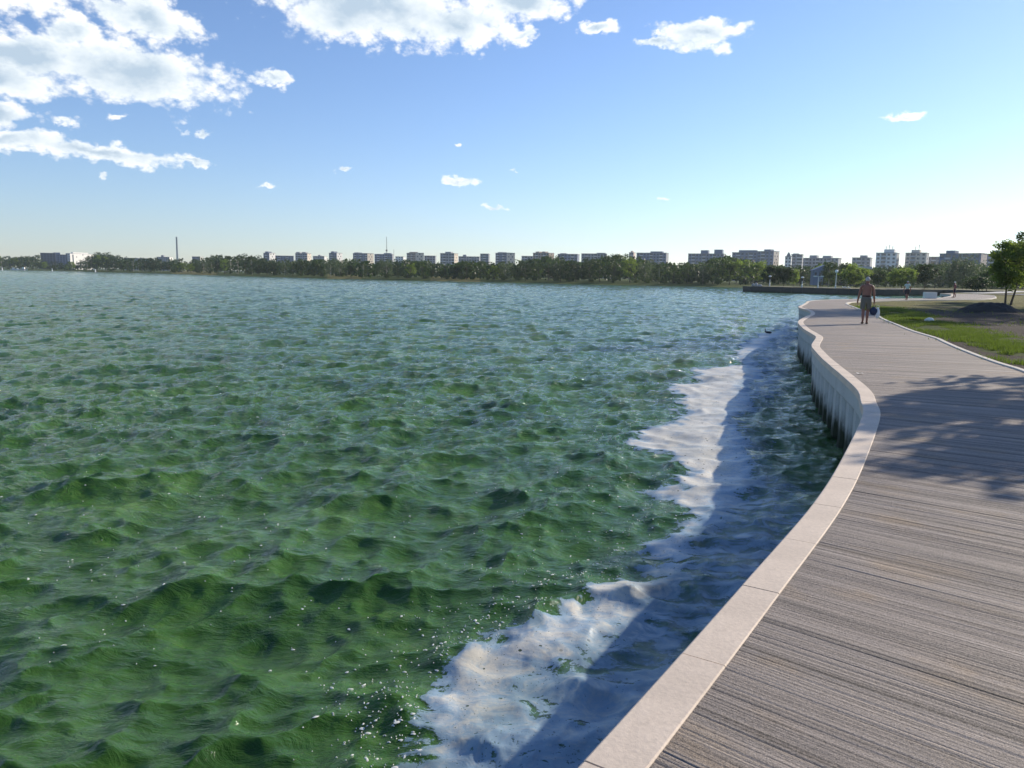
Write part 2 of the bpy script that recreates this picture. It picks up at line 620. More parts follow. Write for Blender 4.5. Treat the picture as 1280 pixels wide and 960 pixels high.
n_b = t.noise(t.mapping(co, rot=(0, 0, -0.52), scl=(.7, 1.6, 1)), 1.1, 6, 0.66, 0.6)
far = t.sstep(res, 0.05, 0.9)
n_c = t.noise(t.mapping(co, rot=(0, 0, -0.35), scl=(.8, 1.9, 1)), 3.4, 5, 0.66, 1.0)
midf = t.sstep(res, 0.02, 0.14, .18, 1.3)
bh = t.m('ADD', t.m('MULTIPLY', n_a, 0.009), t.m('ADD', t.m('MULTIPLY', t.m('MULTIPLY', n_c, 0.115), midf), t.m('MULTIPLY', t.m('MULTIPLY', n_b, 0.24), far)))
bn = t.n('ShaderNodeBump')
bn.inputs['Strength'].default_value = 1.0
bn.inputs['Distance'].default_value = 1.0
t.L.new(bh, bn.inputs['Height'])
t.L.new(bn.outputs[0], b.inputs['Normal'])

Vw = np.c_[wx, wy, wz]
v2, q2, s2 = compact(Vw, quads_w, spc)
me = npmesh("water", v2, q2, [mw], smooth=True)
fattr(me, 'spacing', s2)
props(link("water", me), kind='structure')

# --- foam: a scum sheet that rides on the waves
qn = quads_w[near[quads_w[:, 0]]]
cv = calm[qn].max(1)
qf = qn[cv > 0.04]
vf, q3, c3, st3 = compact(np.c_[wx, wy, wz], qf, calm, strip_a)
vf = vf.copy()
vf[:, 2] += 0.003 + 0.006 * np.clip(c3, 0, 1)
mf, t, b = newmat("scum_foam")
co = t.n('ShaderNodeTexCoord').outputs['Object']
cvn = t.n('ShaderNodeAttribute', attribute_name='cover').outputs['Fac']
nf1 = t.noise(t.mapping(co, rot=(0, 0, -.45), scl=(1, 1.5, 1)), 2.6, 8, 0.64, 1.1)
nf2 = t.noise(co, 22, 4, 0.7, 0.5)
vor = t.n('ShaderNodeTexVoronoi', feature='F1')
t.L.new(co, vor.inputs['Vector'])
vor.inputs['Scale'].default_value = 34
vor2 = t.n('ShaderNodeTexVoronoi', feature='F1')
t.L.new(co, vor2.inputs['Vector'])
vor2.inputs['Scale'].default_value = 9
hole = t.m('MAXIMUM', t.m('MULTIPLY', t.m('LESS_THAN', vor.outputs['Distance'], 0.16), t.m('GREATER_THAN', nf2, 0.50)),
           t.m('MULTIPLY', t.m('LESS_THAN', vor2.outputs['Distance'], 0.13), t.m('GREATER_THAN', nf1, 0.50)))
dn = t.m('ADD', cvn, t.m('ADD', t.m('MULTIPLY', t.m('SUBTRACT', nf1, .5), t.sstep(cvn, .3, .8, 2.3, 1.3)), t.m('MULTIPLY', t.m('SUBTRACT', nf2, .5), .60)))
al = t.sstep(dn, 0.28, 0.40)
al = t.m('MULTIPLY', t.m('MULTIPLY', al, t.sstep(cvn, .25, .8, .60, .95)), t.m('SUBTRACT', 1.0, t.m('MULTIPLY', hole, .85)))
stn = t.n('ShaderNodeAttribute', attribute_name='strip').outputs['Fac']
al = t.m('MAXIMUM', al, t.m('MULTIPLY', stn, t.sstep(nf1, .36, .64, .10, .85)))
low = t.noise(co, 1.1, 5, .6, .8)
al = t.m('MULTIPLY', al, t.sstep(low, .34, .56, .80, 1.0))
fc = t.mix(t.sstep(dn, .45, 1.05), (0.27, 0.39, 0.50, 1), (0.68, 0.645, 0.55, 1))  # thin film's turquoise, pushed bluer to colour in the wall's skylit shade
t.L.new(fc, b.inputs['Base Color'])
b.inputs['Roughness'].default_value = 0.45
b.inputs['Specular IOR Level'].default_value = 0.35
bn = t.n('ShaderNodeBump')
bn.inputs['Distance'].default_value = 0.010
bn.inputs['Strength'].default_value = 0.6
t.L.new(t.m('ADD', t.m('MULTIPLY', nf1, 1.6), t.m('MULTIPLY', nf2, .5)), bn.inputs['Height'])
t.L.new(bn.outputs[0], b.inputs['Normal'])
t.L.new(al, b.inputs['Alpha'])
me = npmesh("foam", vf, q3, [mf], smooth=True)
fattr(me, 'cover', c3)
fattr(me, 'strip', st3)
props(link("foam", me), "cream white algae scum floating on the lake beside the promenade wall", "foam", kind='stuff')

# --- loose foam flecks
def near_water(x, y):
    """height of the water near a rest position"""
    X, Y, h = water_height(x, y, None, None)
    return X, Y, bumps(x, y, X, Y, h)


fx, fy, fs = [], [], []
for _ in range(2400):
    a = rng.random()
    if a < .55:      # around the foam edge
        p = np.array(FOAM_L[rng.integers(2, len(FOAM_L))])
        q = p + rng.normal(size=2) * np.array([.8, .5]) * (0.22 + p[1] * .035) + np.array([-.25, .1]) * rng.random() * (1 + p[1] * .05)
        s = 0.003 + 0.009 * rng.random() ** 5
    elif a < .59:
        c = gp(480 + rng.normal() * 30, 910 + rng.normal() * 40)
        q = c
        s = 0.003 + 0.011 * rng.random() ** 5
    else:
        r = 3.5 * (40 / 3.5) ** rng.random()
        aa = math.radians(-36 + 50 * rng.random())
        q = np.array([r * math.sin(aa), r * math.cos(aa)])
        if vnoise(np.array([q[0] * .5]), np.array([q[1] * .5]), 3, 3)[0] < 0.5:
            continue
        s = (0.003 + 0.008 * rng.random() ** 4) * (1 + r * .03)
    fx.append(q[0]); fy.append(q[1]); fs.append(s)
fx, fy, fs = map(np.array, (fx, fy, fs))
ok = (seg_dist(np.c_[fx, fy], LAND) < -0.3) & (fy > 2.2)
fx, fy, fs = fx[ok], fy[ok], fs[ok]
cal = foam_cov(fx, fy)
ok = cal < .3
fx, fy, fs, cal = fx[ok], fy[ok], fs[ok], cal[ok]
rq = np.hypot(fx, fy)
X, Y, Z = water_height(fx, fy, rq * 0.006, cal)
Z = bumps(fx, fy, X, Y, Z)
V, Q = [], []
for i in range(len(fx)):
    n = 7
    b0 = len(V)
    ph, el, ro = rng.random() * 6, 0.5 + rng.random() * .8, rng.random() * 3.14
    V.append((X[i], Y[i], Z[i] + .009))
    for k in range(n):
        a = 2 * math.pi * k / n
        r = fs[i] * (0.7 + .6 * rng.random())
        u, v = r * math.cos(a) * (1 + el), r * math.sin(a)
        V.append((X[i] + u * math.cos(ro) - v * math.sin(ro), Y[i] + u * math.sin(ro) + v * math.cos(ro), Z[i] + .001))
    for k in range(n):
        Q.append((b0, b0 + 1 + k, b0 + 1 + (k + 1) % n))
m_fleck = simple("fleck_foam", (0.72, 0.74, 0.66), 0.5, .1)
props(link("foam_flecks", npmesh("foam_flecks", V, np.array(Q), [m_fleck], smooth=True)),
      "small white foam flecks and bubbles scattered over the green water", "foam", kind='stuff')

# ------------------------------------------------------------------ materials for the promenade
def concrete(name, col, var=.12, stain=(0.25, 0.2, 0.15), rough=.8, bump=.002, wet=None):
    m, t, b = newmat(name)
    co = t.n('ShaderNodeTexCoord').outputs['Object']
    n1 = t.noise(co, 1.7, 6, .65)
    n2 = t.noise(co, 45, 5, .7)
    n3 = t.noise(t.mapping(co, scl=(1, 1, .35)), 5.5, 5, .6, .8)
    f = t.m('ADD', 1.0, t.m('ADD', t.m('MULTIPLY', t.m('SUBTRACT', n1, .5), var * 3), t.m('MULTIPLY', t.m('SUBTRACT', n2, .5), var * 3)))
    c = t.vm('SCALE', col, scale=f)
    c = t.mix(t.sstep(n3, .56, .78, 0, .45), c, (*stain, 1))
    if wet is not None:      # algae and damp creep up from the waterline
        geo = t.n('ShaderNodeNewGeometry').outputs['Position']
        sp3 = t.n('ShaderNodeSeparateXYZ')
        t.L.new(geo, sp3.inputs[0])
        hgt = t.m('ADD', sp3.outputs[2], t.m('MULTIPLY', t.m('SUBTRACT', t.noise(t.mapping(geo, scl=(1, 1, .25)), 7, 5, .7), .5), .9))
        c = t.mix(t.sstep(hgt, wet + .25, wet - .25), c, (0.022, 0.030, 0.014, 1))
    t.L.new(c, b.inputs['Base Color'])
    b.inputs['Roughness'].default_value = rough
    b.inputs['Specular IOR Level'].default_value = .3
    bn = t.n('ShaderNodeBump')
    bn.inputs['Distance'].default_value = bump
    t.L.new(t.m('ADD', n2, t.m('MULTIPLY', n1, 2)), bn.inputs['Height'])
    t.L.new(bn.outputs[0], b.inputs['Normal'])
    return m


M_cope = concrete("coping_concrete", (0.64, 0.53, 0.42), .16, (0.40, 0.32, 0.24))
M_kerb = concrete("kerb_concrete", (0.58, 0.53, 0.45), .10, (0.38, 0.32, 0.25))
M_wall = concrete("wall_concrete", (0.46, 0.47, 0.45), .14, (0.14, 0.14, 0.10), wet=0.38)
M_stone = concrete("embankment_stone", (0.055, 0.058, 0.055), .2, (0.04, 0.045, 0.03), wet=0.3)
M_block = concrete("white_concrete", (0.72, 0.72, 0.68), .05, (0.5, 0.5, 0.45))

# ------------------------------------------------------------------ retaining wall: coping slabs, cap beam, sheet piles
wall = link("retaining_wall", None, loc=(0, 0, 0))
props(wall, "curving concrete sheet pile wall with pale coping along the edge of the lake", "retaining wall")
cum = np.r_[0, np.cumsum(np.linalg.norm(np.diff(OUTF, axis=0), axis=1))]


def curve_at(s):
    i = np.interp(s, cum, np.arange(len(OUTF)))
    i0 = min(int(i), len(OUTF) - 2)
    f = i - i0
    p = OUTF[i0] * (1 - f) + OUTF[i0 + 1] * f
    n = NOUT[i0] * (1 - f) + NOUT[i0 + 1] * f
    return p, n / np.linalg.norm(n)


s = 0.0
k = 0
while s < cum[-1] - 1:
    ln = 0.92 if k % 1 == 0 else .9
    sub = np.linspace(s + 0.0035, s + ln - 0.0035, 5)
    top = DECK + 0.006 + rnd.uniform(-.0015, .0015)
    c0, n0 = curve_at(s + ln / 2)
    V = []
    for q in sub:
        p, n = curve_at(q)
        for (o, z) in ((0, top - .11), (0, top - .006), (.008, top), (KW - .006, top), (KW, top - .006), (KW, top - .11)):
            V.append((p[0] + n[0] * o - c0[0], p[1] + n[1] * o - c0[1], z - DECK))
    Fs = []
    for i in range(4):
        for j in range(6):
            a, c = i * 6 + j, i * 6 + (j + 1) % 6
            Fs.append((a, c, c + 6, a + 6))
    Fs.append((5, 4, 3, 2, 1, 0))
    Fs.append(tuple(24 + j for j in range(6)))
    link("coping_slab", npmesh("coping_slab", V, Fs, [M_cope]), wall, (c0[0], c0[1], DECK))
    s += ln
    k += 1
# cap beam (set back a little under the coping)
V, Fs = [], []
PB = OUTF[::3]
NB = NOUT[::3]
prof = [(.035, DECK - .105), (.035, DECK - .36), (.06, DECK - .40), (.34, DECK - .40), (.34, DECK - .105)]
for p, n in zip(PB, NB):
    for o, z in prof:
        V.append((p[0] + n[0] * o, p[1] + n[1] * o, z))
for i in range(len(PB) - 1):
    for j in range(5):
        a, c = i * 5 + j, i * 5 + (j + 1) % 5
        Fs.append((a, c, c + 5, a + 5))
link("cap_beam", npmesh("cap_beam", V, Fs, [M_wall]), wall)
# sheet piles: one folded concrete panel each, recess and projecting rib
PW = 0.80
s = 0.4
zt, zb = DECK - .395, -1.2
pile_meshes = []
for v in range(4):
    V = []
    prof = [(-PW / 2, .26), (-.27, .26), (-.19, .10), (-.14, .055), (.12, .055), (.17, .10), (.25, .26), (PW / 2, .26), (PW / 2, .36), (-PW / 2, .36)]
    lv = [(zt, 0.0), (zt - .12, 0), (zt - .13, 0), (.15, .004 * v), (-.1, -.006), (zb, 0)]
    for z, j in lv:
        for x, y in prof:
            V.append((x, y + j + (0 if y > .2 else rnd.uniform(-.003, .003)), z))
    n = len(prof)
    Fs = []
    for i in range(len(lv) - 1):
        for j in range(n):
            Fs.append((i * n + j, (i + 1) * n + j, (i + 1) * n + (j + 1) % n, i * n + (j + 1) % n))
    Fs.append(tuple(range(n)))
    pile_meshes.append(npmesh("sheet_pile", V, Fs, [M_wall]))
k = 0
while s < cum[-1] - 3:
    p, n = curve_at(s)
    o = link("sheet_pile", pile_meshes[k % 4], wall, (p[0], p[1], rnd.uniform(-.004, .0)), math.atan2(-n[0], n[1]))
    s += PW * 1.004
    k += 1

# ------------------------------------------------------------------ deck with raked grooves
def deck_angle(y):
    return math.radians(np.interp(y, [-6, 4, 6, 9, 13, 18, 25, 32, 40, 48, 58, 66, 80, 110], [-41.5, -41.5, -39, -31, -21, -13, -9, -11, -14, -20, -33, -48, -52, -40]))


stations = resample(INN, 0.4)
pairs = []
RC = RIGHTC
last = -1
for p in stations:
    a = deck_angle(p[1])
    d = np.array([math.cos(a), math.sin(a)])
    nrm = np.array([-d[1], d[0]])
    sdp = (RC - p) @ nrm
    al_ = (RC - p) @ d
    best = None
    for i in range(len(RC) - 1):
        if sdp[i] * sdp[i + 1] <= 0 and al_[i] > 0.5 and al_[i] < 16:
            f = sdp[i] / (sdp[i] - sdp[i + 1] + 1e-12)
            u = i + f
            if best is None or abs(al_[i]) < best[1]:
                best = (u, al_[i])
    if best and best[0] > last + .3:
        last = best[0]
        u = best[0]
        i = int(u)
        pairs.append((p, RC[i] * (1 - u + i) + RC[min(i + 1, len(RC) - 1)] * (u - i)))
Lp = np.array([p for p, q in pairs])
Rp = np.array([q for p, q in pairs])
# thin out the pairs and smooth them
mid = (Lp + Rp) / 2
ms = np.r_[0, np.cumsum(np.linalg.norm(np.diff(mid, axis=0), axis=1))]
near_s = ms[np.argmax(mid[:, 1] > 9)]
rows = []
q = 0.0
while q < ms[-1]:
    rows.append(q)
    dist = abs(np.interp(q, ms, np.hypot(mid[:, 0], mid[:, 1])))
    q += 0.0042 if dist < 7.5 else (0.009 if dist < 14 else (0.03 if dist < 30 else .12))
rows = np.array(rows)


def ip(A):
    return np.c_[np.interp(rows, ms, A[:, 0]), np.interp(rows, ms, A[:, 1])]


LL, RR_ = ip(Lp), ip(Rp)
# snap the left ends to the real inner edge of the coping (smooth curve)
NC = 26
tt = np.linspace(0, 1, NC) ** 1.0
n = len(rows)
# groove profile: fine rake ribs, plus deeper scratches of uneven spacing
prng = np.random.default_rng(5)
prof = np.zeros(n)
prof += 0.0005 * (np.sin(rows * 2 * np.pi / 0.0235 + 2.2 * np.sin(rows * 9)) + .5 * np.sin(rows * 2 * np.pi / 0.041))
prof += 0.0016 * (prng.random(n) - .5)
GZ = np.tile(prof[:, None], (1, NC))
q = 0.0
while q < min(ms[-1], 46):
    wd = prng.choice([0.004, 0.006, 0.010, 0.016], p=[.45, .3, .17, .08])
    dp = prng.uniform(.0008, .0042)
    a0, a1 = sorted(prng.random(2) * 1.5 - .25)
    if prng.random() < .25:
        a0, a1 = -1, 2
    env = np.clip((tt - a0) / .15, 0, 1) * np.clip((a1 - tt) / .15, 0, 1)
    sel = np.abs(rows - q) < wd * 3
    GZ[sel] -= dp * np.exp(-((rows[sel] - q) / wd) ** 2)[:, None] * env[None, :]
    q += prng.exponential(0.038 if q < 14 else .09) + .006
wob = vnoise(np.repeat(rows[:, None], NC, 1) * 1.3, np.tile(tt * 3, (n, 1)), 2, 4)
GZ *= 0.65 + .8 * wob
XY = LL[:, None, :] * (1 - tt[None, :, None]) + RR_[:, None, :] * tt[None, :, None]
DX = np.repeat(np.linalg.norm(RR_ - LL, axis=1)[:, None], NC, 1) * tt[None, :]
V = np.c_[XY.reshape(-1, 2), (DECK + GZ - .002).ravel()]
id2 = np.arange(n * NC).reshape(n, NC)
Q = np.stack([id2[:-1, :-1], id2[:-1, 1:], id2[1:, 1:], id2[1:, :-1]], -1).reshape(-1, 4)
md, t, b = newmat("raked_concrete")
uv = t.n('ShaderNodeUVMap', uv_map='lay').outputs[0]
co = t.n('ShaderNodeTexCoord').outputs['Object']
dep = t.n('ShaderNodeAttribute', attribute_name='relief').outputs['Fac']
s1 = t.noise(t.mapping(uv, scl=(.35, 34, 1)), 1.0, 4, .7)
s2_ = t.noise(t.mapping(uv, scl=(.22, 6.5, 1)), 1.0, 5, .65)
s3 = t.noise(t.mapping(uv, scl=(.9, 110, 1)), 1.0, 3, .7)
gr = t.noise(co, 160, 4, .75)
gr2 = t.noise(co, 60, 3, .7)
blot = t.noise(t.mapping(uv, scl=(.9, 1.5, 1)), 1.2, 5, .6)
val = t.m('ADD', 1.0, t.m('MULTIPLY', t.m('SUBTRACT', s1, .5), 3.0))
val = t.m('ADD', val, t.m('MULTIPLY', t.m('SUBTRACT', s2_, .5), 2.2))
val = t.m('ADD', val, t.m('MULTIPLY', t.m('SUBTRACT', s3, .5), 0.9))
val = t.m('ADD', val, t.m('MULTIPLY', t.m('SUBTRACT', gr, .5), 3.2))
val = t.m('ADD', val, t.m('MULTIPLY', t.m('SUBTRACT', gr2, .5), .5))
val = t.m('MAXIMUM', val, .2)
c = t.vm('SCALE', (0.235, 0.198, 0.168), scale=val)
c = t.mix(t.sstep(blot, .52, .70, 0, .6), c, t.vm('SCALE', (0.29, 0.21, 0.13), scale=val))
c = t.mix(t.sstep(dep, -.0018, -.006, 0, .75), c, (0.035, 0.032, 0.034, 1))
t.L.new(c, b.inputs['Base Color'])
b.inputs['Roughness'].default_value = .78
b.inputs['Specular IOR Level'].default_value = .35
bn = t.n('ShaderNodeBump')
bn.inputs['Distance'].default_value = .0035
t.L.new(t.m('ADD', t.m('ADD', gr, s3), gr2), bn.inputs['Height'])
t.L.new(bn.outputs[0], b.inputs['Normal'])
me = npmesh("path", V, Q, [md], smooth=True)
uvl = me.uv_layers.new(name='lay')
UVp = np.c_[DX.ravel(), np.repeat(rows, NC)]
uvl.data.foreach_set('uv', UVp[Q.ravel()].astype(np.float32).ravel())
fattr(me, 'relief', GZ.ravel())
props(link("path", me), kind='structure')

# right-hand kerb: small pale kerbstones
kerb = link("path_kerb", None, loc=(0, 0, 0))
props(kerb, "thin pale concrete kerb between the raked promenade and the grass", "kerb")
RF = resample(RIGHTC, .15)
NRF = normals2(RF)
cumR = np.r_[0, np.cumsum(np.linalg.norm(np.diff(RF, axis=0), axis=1))]
s = 0.0
while s < cumR[-1] - 1.1:
    sub = np.linspace(s + .004, s + .996, 4)
    c0 = None
    V = []
    top = DECK + .022 + rnd.uniform(-.002, .002)
    for q in sub:
        p = np.array([np.interp(q, cumR, RF[:, 0]), np.interp(q, cumR, RF[:, 1])])
        nn = np.array([np.interp(q, cumR, NRF[:, 0]), np.interp(q, cumR, NRF[:, 1])])
        if c0 is None:
            c0 = p.copy()
        for (o, z) in ((-.03, -.15), (-.03, top - DECK - .01), (-.02, top - DECK), (.085, top - DECK), (.095, top - DECK - .01), (.095, -.15)):
            V.append((p[0] + nn[0] * o - c0[0], p[1] + nn[1] * o - c0[1], z))
    Fs = []
    for i in range(3):
        for j in range(6):
            a, c = i * 6 + j, i * 6 + (j + 1) % 6
            Fs.append((a, c, c + 6, a + 6))
    Fs.append((5, 4, 3, 2, 1, 0))
    Fs.append(tuple(18 + j for j in range(6)))
    link("kerb_stone", npmesh("kerb_stone", V, Fs, [M_kerb]), kerb, (c0[0], c0[1], DECK))
    s += 1.0

# ------------------------------------------------------------------ ground
th2 = np.linspace(math.radians(-80), math.radians(150), 560)
rg = 1.2 * (9000 / 1.2) ** np.linspace(0, 1, 420)
RG, TG = np.meshgrid(rg, th2, indexing='ij')
X, Y = (RG * np.sin(TG)).ravel(), (RG * np.cos(TG)).ravel()
Pg = np.c_[X, Y]
sd = seg_dist(Pg, LAND)
dsh = seg_dist(Pg, LAND_SHORE, closed=False, sign=False)
dwl = seg_dist(Pg, LAND_WALL, closed=False, sign=False)
natural = dsh < dwl
zn = np.clip(sd * .12, -1.0, .55) + np.where(sd > 0, 1, 0) * np.clip(sd * .02, 0, .25) * (vnoise(X * .03, Y * .03, 3, 1) - .35) * 2
zw = np.where(sd > .02, DECK - .05, -1.0)
Zg = np.where(natural, zn, zw)
dk = seg_dist(Pg, RIGHTC[::5], closed=False, sign=False)
onpath = seg_dist(Pg, np.r_[OUTF[::10] + NOUT[::10] * .1, RIGHTC[::-8]])
grass_n = vnoise(X * .8, Y * .8, 4, 2)
rough_amt = np.clip(dk / 2, 0, 1) * np.where(onpath > 0, 0, 1)
Zg = np.where(natural, Zg, Zg + rough_amt * ((vnoise(X * .45, Y * .45, 4, 3) - .5) * .22 + .02))
Zg = np.where(onpath > -.1, np.where(natural, Zg, DECK - .16 * (sd > .02) - 2.2 * (sd <= .02)), Zg)
Zg = np.where((~natural) & (dk < .35) & (onpath <= -.1), DECK - .035, Zg)
# a worn rut beside the grass band
rut = np.exp(-((dk - 6.0) / .9) ** 2) * (Y < 50) * (Y > 15) * (onpath < 0) * (X > np.interp(Y, [0, 60], [5, 20]))
Zg = Zg - rut * .10
iq = np.arange(len(X)).reshape(len(rg), len(th2))
Qg = np.stack([iq[:-1, :-1], iq[:-1, 1:], iq[1:, 1:], iq[1:, :-1]], -1).reshape(-1, 4)
keep = sd[Qg].max(1) > -1.0 - .012 * RG.ravel()[Qg[:, 0]] * natural[Qg[:, 0]]
keep &= ~((natural[Qg[:, 0]] == False) & (sd[Qg].min(1) < .0))
Qg = Qg[keep]
# grass weight 0 bare soil .. 1 lush green, dryness
nz = vnoise(X * .7, Y * .7, 5, 4) - .5
nz2 = vnoise(X * .2, Y * .2, 4, 5) - .5
dkk = dk + nz * 1.0
lush = np.clip((dkk - .35) / .5, 0, 1) * np.clip((2.7 - dkk) / .5, 0, 1)
lush = lush * np.clip(.75 + nz * 2.4, 0, 1)
lush = np.maximum(lush, np.clip((dkk - 7.5) / 3, 0, 1) * (.26 + nz2 * 1.3))
lush = np.clip(lush, 0, 1)
dry = np.clip((Y - 38) / 12, 0, 1) * (.75 + nz * 1.2)
bare = np.zeros(len(X))
for pa, pb in ((213, 268), (405, 452), (535, 600)):      # dry banks seen on the far shore
    ca, cb_ = at(pa, 1)[0], at(pb, 1)[0]
    tq = X / np.maximum(Y, 1)
    bare = np.maximum(bare, ((tq > ca) & (tq < cb_)).astype(float))
dry = np.where(natural, bare * .9, dry)
lush = np.where(natural, 1 - bare * .5, lush)
v4, q4, l4, d4, dd = compact(np.c_[X, Y, Zg], Qg, lush, np.clip(dry, 0, 1), np.clip((dsh < dwl) * 1.0, 0, 1))
mg, t, b = newmat("lawn_and_soil")
co = t.n('ShaderNodeTexCoord').outputs['Object']
lu = t.n('ShaderNodeAttribute', attribute_name='lush').outputs['Fac']
dr = t.n('ShaderNodeAttribute', attribute_name='dry').outputs['Fac']
n1 = t.noise(co, 3.0, 7, .7)
n2 = t.noise(co, 30, 4, .7)
soil = t.vm('SCALE', (0.060, 0.048, 0.040), scale=t.m('MULTIPLY_ADD', n2, 1.4, .4))
gras = t.mix(t.sstep(n1, .35, .65), (0.040, 0.065, 0.014, 1), (0.085, 0.105, 0.024, 1))
dryc = t.mix(t.sstep(n1, .35, .68), (0.20, 0.17, 0.060, 1), (0.11, 0.12, 0.035, 1))
c = t.mix(t.sstep(t.m('ADD', lu, t.m('MULTIPLY', t.m('SUBTRACT', n1, .5), .9)), .3, .6), soil, gras)
c = t.mix(t.sstep(t.m('ADD', dr, t.m('MULTIPLY', t.m('SUBTRACT', n1, .5), .6)), .3, .7), c, dryc)
t.L.new(c, b.inputs['Base Color'])
b.inputs['Roughness'].default_value = .95
b.inputs['Specular IOR Level'].default_value = .1
bn = t.n('ShaderNodeBump')
bn.inputs['Distance'].default_value = .05
t.L.new(t.m('ADD', n1, n2), bn.inputs['Height'])
t.L.new(bn.outputs[0], b.inputs['Normal'])
me = npmesh("ground", v4, q4, [mg], smooth=True)
fattr(me, 'lush', l4)
fattr(me, 'dry', d4)
props(link("ground", me), kind='structure')
# lake bed, so that the lake is closed below
bed = MB()
bed.add([(-9000, -3000, -2.0), (9000, -3000, -2.0), (9000, 9000, -2.0), (-9000, 9000, -2.0)], [(0, 1, 2, 3)])
props(bed.obj("lake_bed", simple("lake_mud", (.03, .04, .02), .9)), kind='structure')


def ground_z(x, y):
    i = np.argmin((v4[:, 0] - x) ** 2 + (v4[:, 1] - y) ** 2)
    return float(v4[i, 2])


# grass blades of the green band and tufts in the lawn
m_grass, t, b = newmat("grass_blade")
tn = t.n('ShaderNodeAttribute', attribute_name='tint').outputs['Fac']
t.L.new(t.mix(tn, (0.040, 0.070, 0.012, 1), (0.190, 0.185, 0.055, 1)), b.inputs['Base Color'])
b.inputs['Roughness'].default_value = .6
b.inputs['Specular IOR Level'].default_value = .2
tr = t.n('ShaderNodeBsdfTranslucent')
tr.inputs[0].default_value = (.16, .24, .03, 1)
mx = t.n('ShaderNodeMixShader')
mx.inputs[0].default_value = .35
t.L.new(b.outputs[0], mx.inputs[1])
t.L.new(tr.outputs[0], mx.inputs[2])
t.L.new(mx.outputs[0], t.t.nodes['Material Output'].inputs[0])
V, Q, Tn = [], [], []
cnt = 0
R2 = resample(RIGHTC, .5)
N2 = normals2(R2)
while cnt < 52000:
    i = rng.integers(8, min(len(R2), 118))
    p, nn = R2[i] + rng.normal(size=2) * .3, N2[i]
    near_band = rng.random() < .86
    dist = rng.normal(1.45, .55) if near_band else rng.uniform(4, 22)
    if dist < .3:
        continue
    q = p + nn * dist
    if vnoise(np.array([q[0] * .9]), np.array([q[1] * .9]), 3, 1)[0] < (.47 if near_band else .55):
        continue
    cnt += 1
    hh = rng.uniform(.03, .11) * (1.0 if near_band else .6)
    a = rng.random() * 6.28
    w = .009 + .00035 * q[1]
    lx, ly = rng.normal(size=2) * .04
    b0 = len(V)
    z = DECK - .07
    V += [(q[0] - w * math.cos(a), q[1] - w * math.sin(a), z), (q[0] + w * math.cos(a), q[1] + w * math.sin(a), z), (q[0] + lx, q[1] + ly, z + hh + .05)]
    Q.append((b0, b0 + 1, b0 + 2))
    Tn.append(np.clip(rng.normal(.5, .25) + (q[1] - 30) * .01, 0, 1))
me = npmesh("grass", V, np.array(Q), [m_grass])
fattr(me, 'tint', Tn, 'FACE')
props(link("grass", me), "rough green grass growing between the kerb and the bare soil", "grass", kind='stuff')

# ------------------------------------------------------------------ trees
M_bark = simple("bark", (0.075, 0.058, 0.042), .9, .35, 6, .02)
M_barkpale = simple("pale_bark", (0.30, 0.28, 0.22), .85, .3, 6, .02)


def leafmat(name, c0, c1, ctr, tf=.3):
    m, t, b = newmat(name)
    tn = t.n('ShaderNodeAttribute', attribute_name='tint').outputs['Fac']
    oi = t.n('ShaderNodeObjectInfo').outputs['Random']
    c = t.mix(tn, (*c0, 1), (*c1, 1))
    c = t.vm('SCALE', c, scale=t.m('MULTIPLY_ADD', oi, .5, .75))
    t.L.new(c, b.inputs['Base Color'])
    b.inputs['Roughness'].default_value = .55
    b.inputs['Specular IOR Level'].default_value = .25
    tr = t.n('ShaderNodeBsdfTranslucent')
    tr.inputs[0].default_value = (*ctr, 1)
    mx = t.n('ShaderNodeMixShader')
    mx.inputs[0].default_value = tf
    t.L.new(b.outputs[0], mx.inputs[1])
    t.L.new(tr.outputs[0], mx.inputs[2])
    t.L.new(mx.outputs[0], t.t.nodes['Material Output'].inputs[0])
    return m


LM = {'dark': leafmat("dark_leaf", (.016, .032, .012), (.042, .068, .022), (.05, .09, .018)),
      'mid': leafmat("green_leaf", (.026, .050, .013), (.064, .098, .024), (.08, .14, .025)),
      'light': leafmat("light_leaf", (.055, .090, .018), (.115, .155, .035), (.24, .34, .05), .5),
      'pale': leafmat("pale_leaf", (.065, .090, .045), (.130, .160, .080), (.14, .20, .08))}


